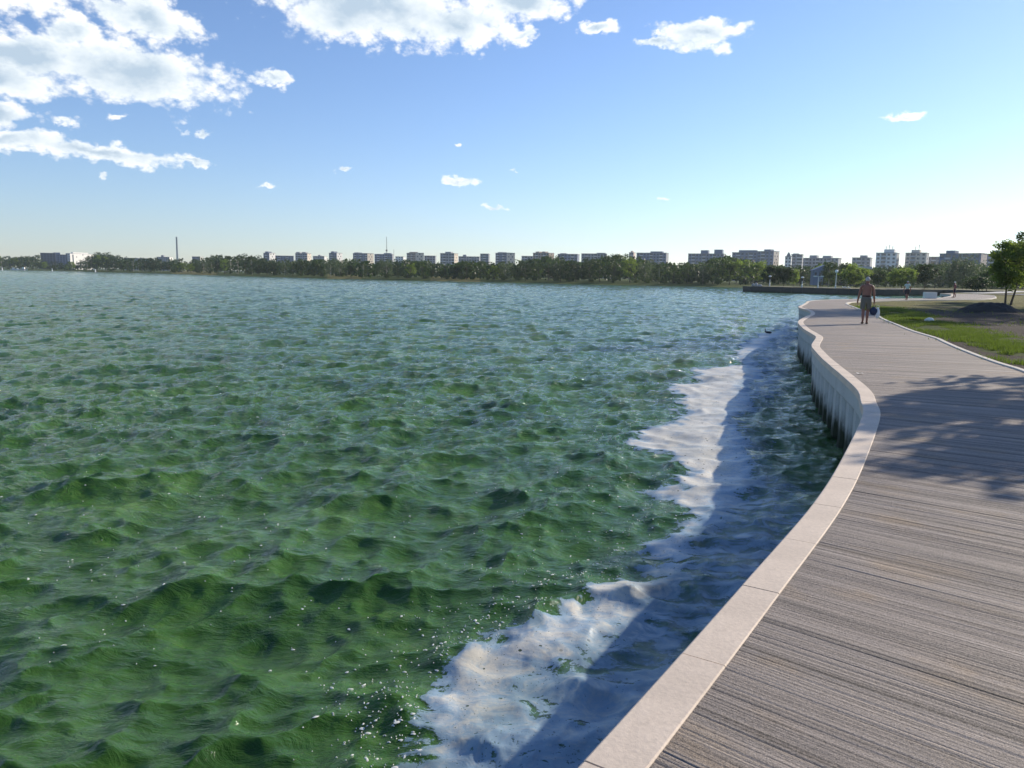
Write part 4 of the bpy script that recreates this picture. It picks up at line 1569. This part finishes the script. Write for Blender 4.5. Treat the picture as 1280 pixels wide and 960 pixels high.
# ------------------------------------------------------------------ lamps on the pier
M_pole = simple("painted_pole", (.55, .58, .58), .5, .06, metal=.1)
M_head = simple("lamp_glass", (.85, .86, .85), .25, .03)
M_dk = simple("dark_metal", (.05, .05, .055), .45, .1, metal=.4)


def lamp(px, D, ytop, kind, label):
    x, y = at(px, D)
    H = zat(px, ytop, D) - DECK
    o = link("street_lamp", None, loc=(x, y, DECK), rz=-math.atan2(x, y))
    props(o, label, "lamp")
    mb = MB(); mb.lathe([(.14, 0), (.14, .5), (.09, .6), (.07, H - .3), (.05, H)], 8); mb.obj("pole", M_pole, o)
    mb = MB()
    if kind == 'globe':
        mb.lathe([(.02, H - .05), (.22, H + .02), (.30, H + .22), (.28, H + .42), (.14, H + .56), (.01, H + .6)], 12)
        mb.obj("lamp_globe", M_head, o, smooth=True)
    elif kind == 'cap':
        mb.lathe([(.05, H), (.30, H + .02), (.34, H + .12), (.2, H + .24), (.01, H + .28)], 12)
        mb.obj("lamp_head", M_head, o, smooth=True)
        mb = MB(); mb.lathe([(.05, H - .62), (.22, H - .55), (.22, H - .05), (.05, H - .01)], 10); mb.obj("lamp_shade", M_dk, o)
    else:
        mb.box(-1.0, 1.0, -.05, .05, H, H + .1)
        mb.obj("arm", M_pole, o)
        for s_ in (-1, 1):
            mb = MB(); mb.box(s_ * .65 - .3, s_ * .65 + .3, -.14, .14, H + .101, H + .2); mb.obj("lamp_head", M_head, o)
    return o


lamp(962.5, 174, 346, 'cap', "slim pale lamp post at the tip of the pier before a dark tree")
lamp(1003, 158, 347.5, 'cap', "pier lamp with small white cap, left of the double-arm lamp")
lamp(1023, 153, 346, 'tee', "double-arm T-shaped lamp post in front of the blue gabled house")
lamp(1045, 150.5, 341, 'globe', "pier lamp with a bright white globe on a thin pole")

# rocks and boxes at the pier tip
for i, (px, D, w, h, lab) in enumerate([(942, 168.5, .35, .45, "leftmost grey boulder at the tip of the pier"), (946, 168, .4, .55, "taller middle boulder at the tip of the pier"),
                                        (950.5, 167, .55, .3, "pale flat boulder right of the two others on the pier")]):
    x, y = at(px, D)
    bm = bmesh.new()
    bmesh.ops.create_icosphere(bm, subdivisions=2, radius=1)
    for v in bm.verts:
        f = 1 + .25 * mnoise.noise(v.co * 1.7 + Vector((i * 9, 0, 0)))
        v.co = Vector((v.co.x * w * f, v.co.y * w * f, max(v.co.z, -.5) * h * f))
    me = bpy.data.meshes.new("boulder"); bm.to_mesh(me); bm.free()
    me.materials.append(simple("pale_rock", (.38, .37, .35), .9, .2, 2, .03))
    props(link("boulder", me, None, (x, y, DECK + h * .4)), lab, "rock")

# white concrete block at the end of the bay
x, y = at(1164, 75.5)
mb = MB(); mb.box(-.53, .53, -.4, .4, 0, .62)
bm = bmesh.new(); bm.from_mesh(mb.mesh("concrete_block", M_block)); bmesh.ops.bevel(bm, geom=bm.edges[:], offset=.02, segments=2, affect='EDGES')
me = bpy.data.meshes.new("concrete_block"); bm.to_mesh(me); bm.free(); me.materials.append(M_block)
props(link("concrete_block", me, None, (x, y, DECK - .02), -.2), "square white concrete block standing at the end of the bay", "block")
# white stone in the grass
p = gp(1162, 400.5, DECK)
bm = bmesh.new(); bmesh.ops.create_icosphere(bm, subdivisions=3, radius=1)
for v in bm.verts:
    f = 1 + .22 * mnoise.noise(v.co * 1.4)
    v.co = Vector((v.co.x * .20 * f, v.co.y * .14, max(v.co.z, -.4) * .11 * f))
me = bpy.data.meshes.new("stone"); bm.to_mesh(me); bm.free(); me.materials.append(M_block)
props(link("stone", me, None, (p[0], p[1], DECK + .01)), "small bright white stone lying at the edge of the green grass", "stone")
# dark earth mound
p = gp(1240, 389, DECK)
xs = np.linspace(-2.6, 2.6, 60)
MX, MY = np.meshgrid(xs, xs, indexing='ij')
rr_ = np.hypot(MX / 1.0, MY / .9)
mz = np.clip(1.0 - rr_ / 2.1, 0, 1) ** .8 * 1.05
mz = np.minimum(mz, .72 + .15 * (vnoise(MX * 1.2 + 9, MY * 1.2 + 9, 3, 1) - .5)) + (vnoise(MX * 4 + 20, MY * 4 + 20, 4, 2) - .5) * .22 * (rr_ < 2.3) - .1
ii = np.arange(3600).reshape(60, 60)
Qm = np.stack([ii[:-1, :-1], ii[1:, :-1], ii[1:, 1:], ii[:-1, 1:]], -1).reshape(-1, 4)
me = npmesh("earth_mound", np.c_[MX.ravel(), MY.ravel(), mz.ravel()], Qm, [simple("dark_earth", (.045, .040, .036), .95, .4, 5, .04)], smooth=True)
props(link("earth_mound", me, None, (p[0] + .6, p[1] + 1.2, DECK - .08)), "heap of dark earth on the lawn in front of the twin-stemmed tree", "mound").scale = (.88, .88, .82)
# scrap of paper on the deck
p = gp(1075, 467.5, DECK)
mb = MB()
mb.add([(-.05, -.03, .004), (.0, -.04, .02), (.06, -.02, .004), (.05, .03, .012), (.0, .035, .004), (-.06, .03, .02)], [(0, 1, 4, 5), (1, 2, 3, 4)])
props(mb.obj("paper_scrap", M_block, loc=(p[0], p[1], DECK + .006)), "tiny white scrap of paper lying on the promenade", "litter")

# ------------------------------------------------------------------ moored boats, buoys, birds
M_hull = simple("white_hull", (.80, .80, .78), .35, .04)
for (px, lab, w) in [(17, "leftmost small white boat moored at the far left shore", 1), (22, "small white boat in the middle of the three moored on the far left", .8),
                     (30, "right of the three small white boats on the far left shore, with a cabin", 1.3)]:
    x, y = at(px, 735)
    o = link("moored_boat", None, loc=(x, y, .0), rz=.1)
    props(o, lab, "boat", "small white boats moored at the far left shore")
    mb = MB()
    n = 9
    V = []
    for i in range(n):
        u = i / (n - 1)
        hw_ = 1.0 * w * (math.sin(math.pi * min(u * .55 + .42, 1)) ** .7)
        for (a, z) in ((-1, .8), (-.75, -.1), (0, -.25), (.75, -.1), (1, .8)):
            V.append(((u - .5) * 5 * w, a * hw_, z + .25 * u))
    Fs = [(i * 5 + j, i * 5 + j + 1, (i + 1) * 5 + j + 1, (i + 1) * 5 + j) for i in range(n - 1) for j in range(4)] + [(0, 1, 2, 3, 4)]
    Fs += [(i * 5, (i + 1) * 5, (i + 1) * 5 + 4, i * 5 + 4) for i in range(n - 1)]
    mb.add(V, Fs); mb.obj("hull", M_hull, o)
    mb = MB(); mb.box(-1.2 * w, .4 * w, -.6 * w, .6 * w, .95, 2.0 * w + .2); mb.obj("cabin", M_hull, o)
for (px, D, lab) in [(2.5, 640, "white marker buoy at the far left edge of the lake"), (65, 640, "white marker buoy near the far shore below the dark office block"),
                     (119, 585, "white marker buoy near the far shore left of the big round tree")]:
    x, y = at(px, D)
    mb = MB(); mb.lathe([(.05, -.4), (.5, -.3), (.55, .2), (.3, .5), (.25, 2.0), (.02, 2.3)], 12)
    props(mb.obj("marker_buoy", M_hull, loc=(x, y, 0), smooth=True), lab, "buoy", "white marker buoys by the far left shore")


def skin_body(name, verts, edges, radii, mats, parent=None, loc=None, sub=2, rz=None):
    me = bpy.data.meshes.new(name)
    me.from_pydata(verts, edges, [])
    o = bpy.data.objects.new(name, me)
    COL.objects.link(o)
    sk = o.modifiers.new("s", 'SKIN')
    sk.use_smooth_shade = True
    for i, r_ in enumerate(radii):
        d = me.skin_vertices[0].data[i]
        d.radius = r_ if hasattr(r_, '__len__') else (r_, r_)
        d.use_root = (i == 0)
    sb = o.modifiers.new("b", 'SUBSURF')
    sb.levels = sub
    sb.render_levels = sub
    dg = bpy.context.evaluated_depsgraph_get()
    m2 = bpy.data.meshes.new_from_object(o.evaluated_get(dg))
    bpy.data.objects.remove(o)
    m2.name = name
    m2.materials.clear()
    for q_ in (mats if isinstance(mats, (list, tuple)) else [mats]):
        m2.materials.append(q_)
    m2.polygons.foreach_set('use_smooth', np.ones(len(m2.polygons), bool))
    return link(name, m2, parent, loc, rz)


M_black = simple("black_feather", (.012, .012, .014), .5, .2)
M_bill = simple("bill", (.45, .30, .06), .5, .1)
p = gp(961, 418)
bird = link("waterbird", None, loc=(p[0], p[1], .04), rz=math.radians(10))
bird.scale = (.85, .85, .85)
props(bird, "small black waterbird swimming at the far tip of the foam", "bird")
skin_body("body", [(0, 0, .07), (.13, 0, .07), (.2, 0, .1), (-.13, 0, .08), (-.24, 0, .12), (-.25, 0, .22), (-.245, 0, .30), (-.28, 0, .31)],
          [(0, 1), (1, 2), (0, 3), (3, 4), (4, 5), (5, 6), (6, 7)], [(.10, .08), (.07, .05), (.03, .02), (.09, .07), (.05, .05), (.028, .028), (.035, .035), (.03, .025)], M_black, bird)
mb = MB(); mb.tube([(-.30, 0, .305), (-.35, 0, .295)], [.014, .003], 6); mb.obj("bill", M_bill, bird)
M_gull = simple("gull_white", (.82, .82, .80), .6, .05)
for (px, lab) in [(1054.8, "left of the three white gulls resting on the pier embankment"), (1058, "middle one of the three white gulls on the pier embankment"), (1062, "right of the three white gulls on the pier embankment")]:
    x, y = at(px, 151.5)
    o = link("gull", None, loc=(x, y, 1.22), rz=rnd.uniform(-.5, .5))
    props(o, lab, "bird", "white gulls on the pier embankment")
    skin_body("body", [(0, 0, .22), (.16, 0, .2), (.3, 0, .22), (-.13, 0, .27), (-.19, 0, .37), (-.2, 0, .43), (-.25, 0, .43)],
              [(0, 1), (1, 2), (0, 3), (3, 4), (4, 5), (5, 6)], [(.11, .1), (.08, .07), (.03, .02), (.09, .09), (.05, .05), (.055, .055), (.045, .04)], M_gull, o, sub=1)
    mb = MB(); mb.tube([(-.28, 0, .425), (-.35, 0, .415)], [.015, .004], 5); mb.obj("bill", M_bill, o)
    for s_ in (-.03, .03):
        mb = MB(); mb.tube([(0, s_, .15), (0, s_, -.02)], .012, 5); mb.obj("leg", M_bill, o)

# ------------------------------------------------------------------ people
M_skin = simple("tanned_skin", (.27, .125, .085), .5, .12, 9, spec=.35)
M_shorts = simple("grey_brown_shorts", (.15, .14, .115), .85, .12, 30)
M_hair = simple("grey_hair", (.42, .41, .39), .8, .2, 40)
M_sandal = simple("dark_sandal", (.03, .025, .022), .7, .1)


def person_skeleton(step=.12, lift=0.0, armL=(-.30, .02), armR=(.30, .0), grip=True):
    """figure 1.75 m tall walking along +Y (seen from behind); returns verts, edges, radii"""
    V = [(0, 0, .93),                                    # 0 pelvis
         (0, -.01, 1.06), (0, .0, 1.20), (0, .0, 1.34), (0, .01, 1.44), (0, .02, 1.51), (0, .035, 1.575), (0, .045, 1.65), (0, .04, 1.715)]
    R = [(.158, .110), (.155, .110), (.168, .115), (.185, .115), (.12, .085), (.056, .056), (.07, .080), (.078, .095), (.055, .068)]
    E = [(0, 1), (1, 2), (2, 3), (3, 4), (4, 5), (5, 6), (6, 7), (7, 8)]
    for sgn, (hx, hy) in ((-1, armL), (1, armR)):
        b = len(V)
        V += [(.185 * sgn, .005, 1.42), (.225 * sgn, .0, 1.30), (.255 * sgn, -.015, 1.12), (abs(hx) * sgn * .93, hy * .6 + .02, .98), (abs(hx) * sgn, hy + .05, .855), (abs(hx) * sgn, hy + .055, .80)]
        R += [.062, .052, .043, .040, (.030, .024), (.034, .022)]
        E += [(4, b), (b, b + 1), (b + 1, b + 2), (b + 2, b + 3), (b + 3, b + 4), (b + 4, b + 5)]
        w = b + 5
        for f, (ox, oy) in enumerate(((-.0, .032), (.0, .011), (.0, -.011), (.0, -.030))):
            k = len(V)
            L = (.07, .08, .075, .058)[f]
            cx = abs(hx) * sgn
            V += [(cx - sgn * .004, hy + .055 + oy, .762), (cx - sgn * .012, hy + .055 + oy, .762 - L * .45), (cx - sgn * (.034 if grip else .02), hy + .055 + oy, .762 - L * .75)]
            R += [.010, .009, .008]
            E += [(w, k), (k, k + 1), (k + 1, k + 2)]
        k = len(V)
        V += [(abs(hx) * sgn - sgn * .022, hy + .092, .80), (abs(hx) * sgn - sgn * .032, hy + .10, .765)]
        R += [.011, .009]
        E += [(b + 4, k), (k, k + 1)]
    for sgn, ph in ((-1, -1), (1, 1)):
        b = len(V)
        fy = ph * step
        heel = .075 + (lift if ph < 0 else 0)
        V += [(.085 * sgn, 0, .84), (.092 * sgn, fy * .45 + .02, .66), (.080 * sgn, fy * .6 + .015, .49), (.078 * sgn, fy * .8 - .03, .34), (.070 * sgn, fy - .03, .14), (.072 * sgn, fy - .03, heel), (.082 * sgn, fy + .09, .035 + (lift * .2 if ph < 0 else 0)), (.086 * sgn, fy + .165, .03)]
        R += [.098, .082, .060, .062, .038, .040, (.042, .028), (.036, .018)]
        E += [(0, b)] + [(b + i, b + i + 1) for i in range(7)]
    return V, E, R


# the walking man, bare-backed, in shorts
mp = gp(1080.5, 404.8, DECK)
man = link("person", None, loc=(mp[0], mp[1], DECK + .003), rz=-math.radians(24))
props(man, "bare-chested grey-haired man in grey shorts walking away carrying bags", "person")
V_, E_, R_ = person_skeleton(.09, .05, (-.30, -.01), (.285, .02))
skin_body("body", V_, E_, R_, M_skin, man, sub=2)
# shorts: waist to above the knee
sv = [(0, 0, .95), (0, -.005, 1.09), (-.088, 0, .86), (-.10, -.02, .70), (-.105, -.04, .51), (.088, 0, .86), (.10, .045, .70), (.105, .06, .51)]
skin_body("shorts", sv, [(0, 1), (0, 2), (2, 3), (3, 4), (0, 5), (5, 6), (6, 7)], [(.178, .132), (.172, .128), (.120, .12), (.115, .110), (.112, .105), (.120, .12), (.115, .110), (.112, .105)], M_shorts, man, sub=2)
mb = MB(); mb.lathe([(.150, 1.03), (.176, 1.035), (.176, 1.075), (.150, 1.077)], 24)
o = mb.obj("waistband", simple("dark_waistband", (.04, .035, .035), .8, .1), man, smooth=True); o.scale = (1, .77, 1)
bm = bmesh.new(); bmesh.ops.create_icosphere(bm, subdivisions=3, radius=1)
for v in list(bm.verts):
    v.co = Vector((v.co.x * .084, v.co.y * .104 + .030, v.co.z * .098 + 1.680))
bmesh.ops.delete(bm, geom=[v for v in bm.verts if v.co.z < 1.60 or (v.co.y > .09 and v.co.z < 1.72)], context='VERTS')
me = bpy.data.meshes.new("hair"); bm.to_mesh(me); bm.free(); me.materials.append(M_hair)
me.polygons.foreach_set('use_smooth', np.ones(len(me.polygons), bool))
link("hair", me, man)
# face: nose, ears, eyes, mouth
def ball(name, c, r3, mat, parent):
    bm = bmesh.new(); bmesh.ops.create_icosphere(bm, subdivisions=2, radius=1)
    for v in bm.verts:
        v.co = Vector((v.co.x * r3[0] + c[0], v.co.y * r3[1] + c[1], v.co.z * r3[2] + c[2]))
    me = bpy.data.meshes.new(name); bm.to_mesh(me); bm.free(); me.materials.append(mat)
    me.polygons.foreach_set('use_smooth', np.ones(len(me.polygons), bool))
    return link(name, me, parent)


M_eye = simple("eye", (.6, .6, .58), .3, .02)
M_lip = simple("lip", (.25, .09, .07), .5, .05)
for sx in (-1, 1):
    ball("ear", (.081 * sx, .035, 1.645), (.012, .022, .032), M_skin, man)
    ball("eye", (.03 * sx, .135, 1.66), (.013, .008, .009), M_eye, man)
ball("nose", (0, .145, 1.635), (.014, .018, .024), M_skin, man)
ball("mouth", (0, .128, 1.593), (.025, .008, .008), M_lip, man)
for sx, fy, lz in ((-1, -.09, .012), (1, .09, 0)):
    mb = MB()
    V = []
    for (yy, wd_) in ((-.075, .030), (-.03, .038), (.05, .040), (.12, .050), (.175, .045), (.205, .02)):
        V += [(.08 * sx - wd_, fy + yy, lz), (.08 * sx + wd_, fy + yy, lz), (.08 * sx + wd_, fy + yy, lz + .022), (.08 * sx - wd_, fy + yy, lz + .022)]
    Fs = [(i * 4 + j, i * 4 + (j + 1) % 4, (i + 1) * 4 + (j + 1) % 4, (i + 1) * 4 + j) for i in range(5) for j in range(4)] + [(3, 2, 1, 0), (20, 21, 22, 23)]
    mb.add(V, Fs)
    mb.tube([(.08 * sx - .048, fy + .09, lz + .02), (.08 * sx, fy + .08, lz + .075), (.08 * sx + .048, fy + .09, lz + .02)], .012, 6)
    mb.obj("sandal", M_sandal, man)

# bags in his right hand
def bag(px_off, y_off, w, h, mat, label, name="carrier_bag"):
    R_ = Matrix.Rotation(-math.radians(24), 4, 'Z')
    base = Vector((mp[0], mp[1], 0)) + R_ @ Vector((px_off, y_off, 0))
    top = DECK + .73
    o = link(name, None, loc=(base.x, base.y, top - h), rz=-.4)
    props(o, label, "bag", "bags held by the walking man")
    bm = bmesh.new(); bmesh.ops.create_icosphere(bm, subdivisions=3, radius=1)
    for v in bm.verts:
        z = v.co.z
        f = (1 - .45 * max(z, 0) ** 1.5) * (1 + .14 * mnoise.noise(v.co * 2.5 + Vector((px_off * 9, 0, 0))))
        v.co = Vector((v.co.x * w * .5 * f, v.co.y * w * .33 * f, (z + 1) * .5 * h * .86))
    me = bpy.data.meshes.new("bag_body"); bm.to_mesh(me); bm.free(); me.materials.append(mat)
    me.polygons.foreach_set('use_smooth', np.ones(len(me.polygons), bool))
    link("bag_body", me, o)
    mb = MB()
    for s_ in (-1, 1):
        mb.tube([(-.07, .02 * s_, h * .78), (-.03, .01 * s_, h * .97), (.03, .01 * s_, h * .97), (.07, .02 * s_, h * .78)], .006, 5)
    mb.obj("handle", mat, o)


bag(.285, .03, .28, .40, simple("navy_bag_fabric", (.018, .035, .085), .6, .3, 9), "dark blue bulging shopping bag hanging from the walking man's right hand")
bag(.42, .05, .17, .52, simple("white_plastic", (.66, .70, .72), .4, .1, 9), "white plastic bag held outside the dark blue one")


def small_person(px, py, s, rz, top_m, bot_m, label, hair):
    p = gp(px, py, DECK)
    o = link("person", None, loc=(p[0], p[1], DECK + .002), rz=rz)
    o.scale = (s, s, s)
    props(o, label, "person")
    V_, E_, R_ = person_skeleton(.10, .03)
    skin_body("body", V_, E_, R_, M_skin, o, sub=1)
    skin_body("shirt", [(0, 0, 1.0), (0, -.01, 1.1), (0, 0, 1.34), (0, .01, 1.45), (-.19, .0, 1.42), (-.235, 0, 1.26), (.19, 0, 1.42), (.235, 0, 1.26)],
              [(0, 1), (1, 2), (2, 3), (3, 4), (4, 5), (3, 6), (6, 7)], [(.175, .135), (.18, .135), (.19, .135), (.11, .09), .085, .075, .085, .075], top_m, o, sub=1)
    skin_body("shorts", sv, [(0, 1), (0, 2), (2, 3), (3, 4), (0, 5), (5, 6), (6, 7)], [(.172, .128), (.160, .122), (.115, .12), (.105, .105), (.095, .10), (.115, .12), (.105, .105), (.095, .10)], bot_m, o, sub=1)
    ball("hair", (0, .03, 1.695), (.088, .10, .075), hair, o)
    return o


small_person(1133, 375.3, .93, -.2, simple("mint_shirt", (.50, .62, .56), .8, .08, 9), simple("dark_shorts", (.05, .04, .05), .8, .1), "person in a pale mint shirt and dark shorts standing at the bay", M_hair)
small_person(1192.5, 372.0, .93, .9, simple("maroon_top", (.20, .05, .07), .8, .1, 9), simple("navy_shorts", (.03, .03, .06), .8, .1), "person in a maroon top walking beyond the white concrete block", simple("white_cap", (.8, .8, .8), .7, .03))

# ------------------------------------------------------------------ haze
HZ = MB()
HZ.box(-3200, 3200, -400, 2600, -3.2, 150)
mh = bpy.data.materials.new("haze_air")
mh.use_nodes = True
tn = mh.node_tree
tn.nodes.clear()
vo = tn.nodes.new('ShaderNodeVolumePrincipled')
vo.inputs['Color'].default_value = (.78, .90, 1, 1)
vo.inputs['Density'].default_value = 0.00012
vo.inputs['Anisotropy'].default_value = .3
oo = tn.nodes.new('ShaderNodeOutputMaterial')
tn.links.new(vo.outputs[0], oo.inputs['Volume'])
hz = HZ.obj("haze", mh)
props(hz, kind='stuff')
hz['label'] = "thin pale haze over the lake and the far shore"
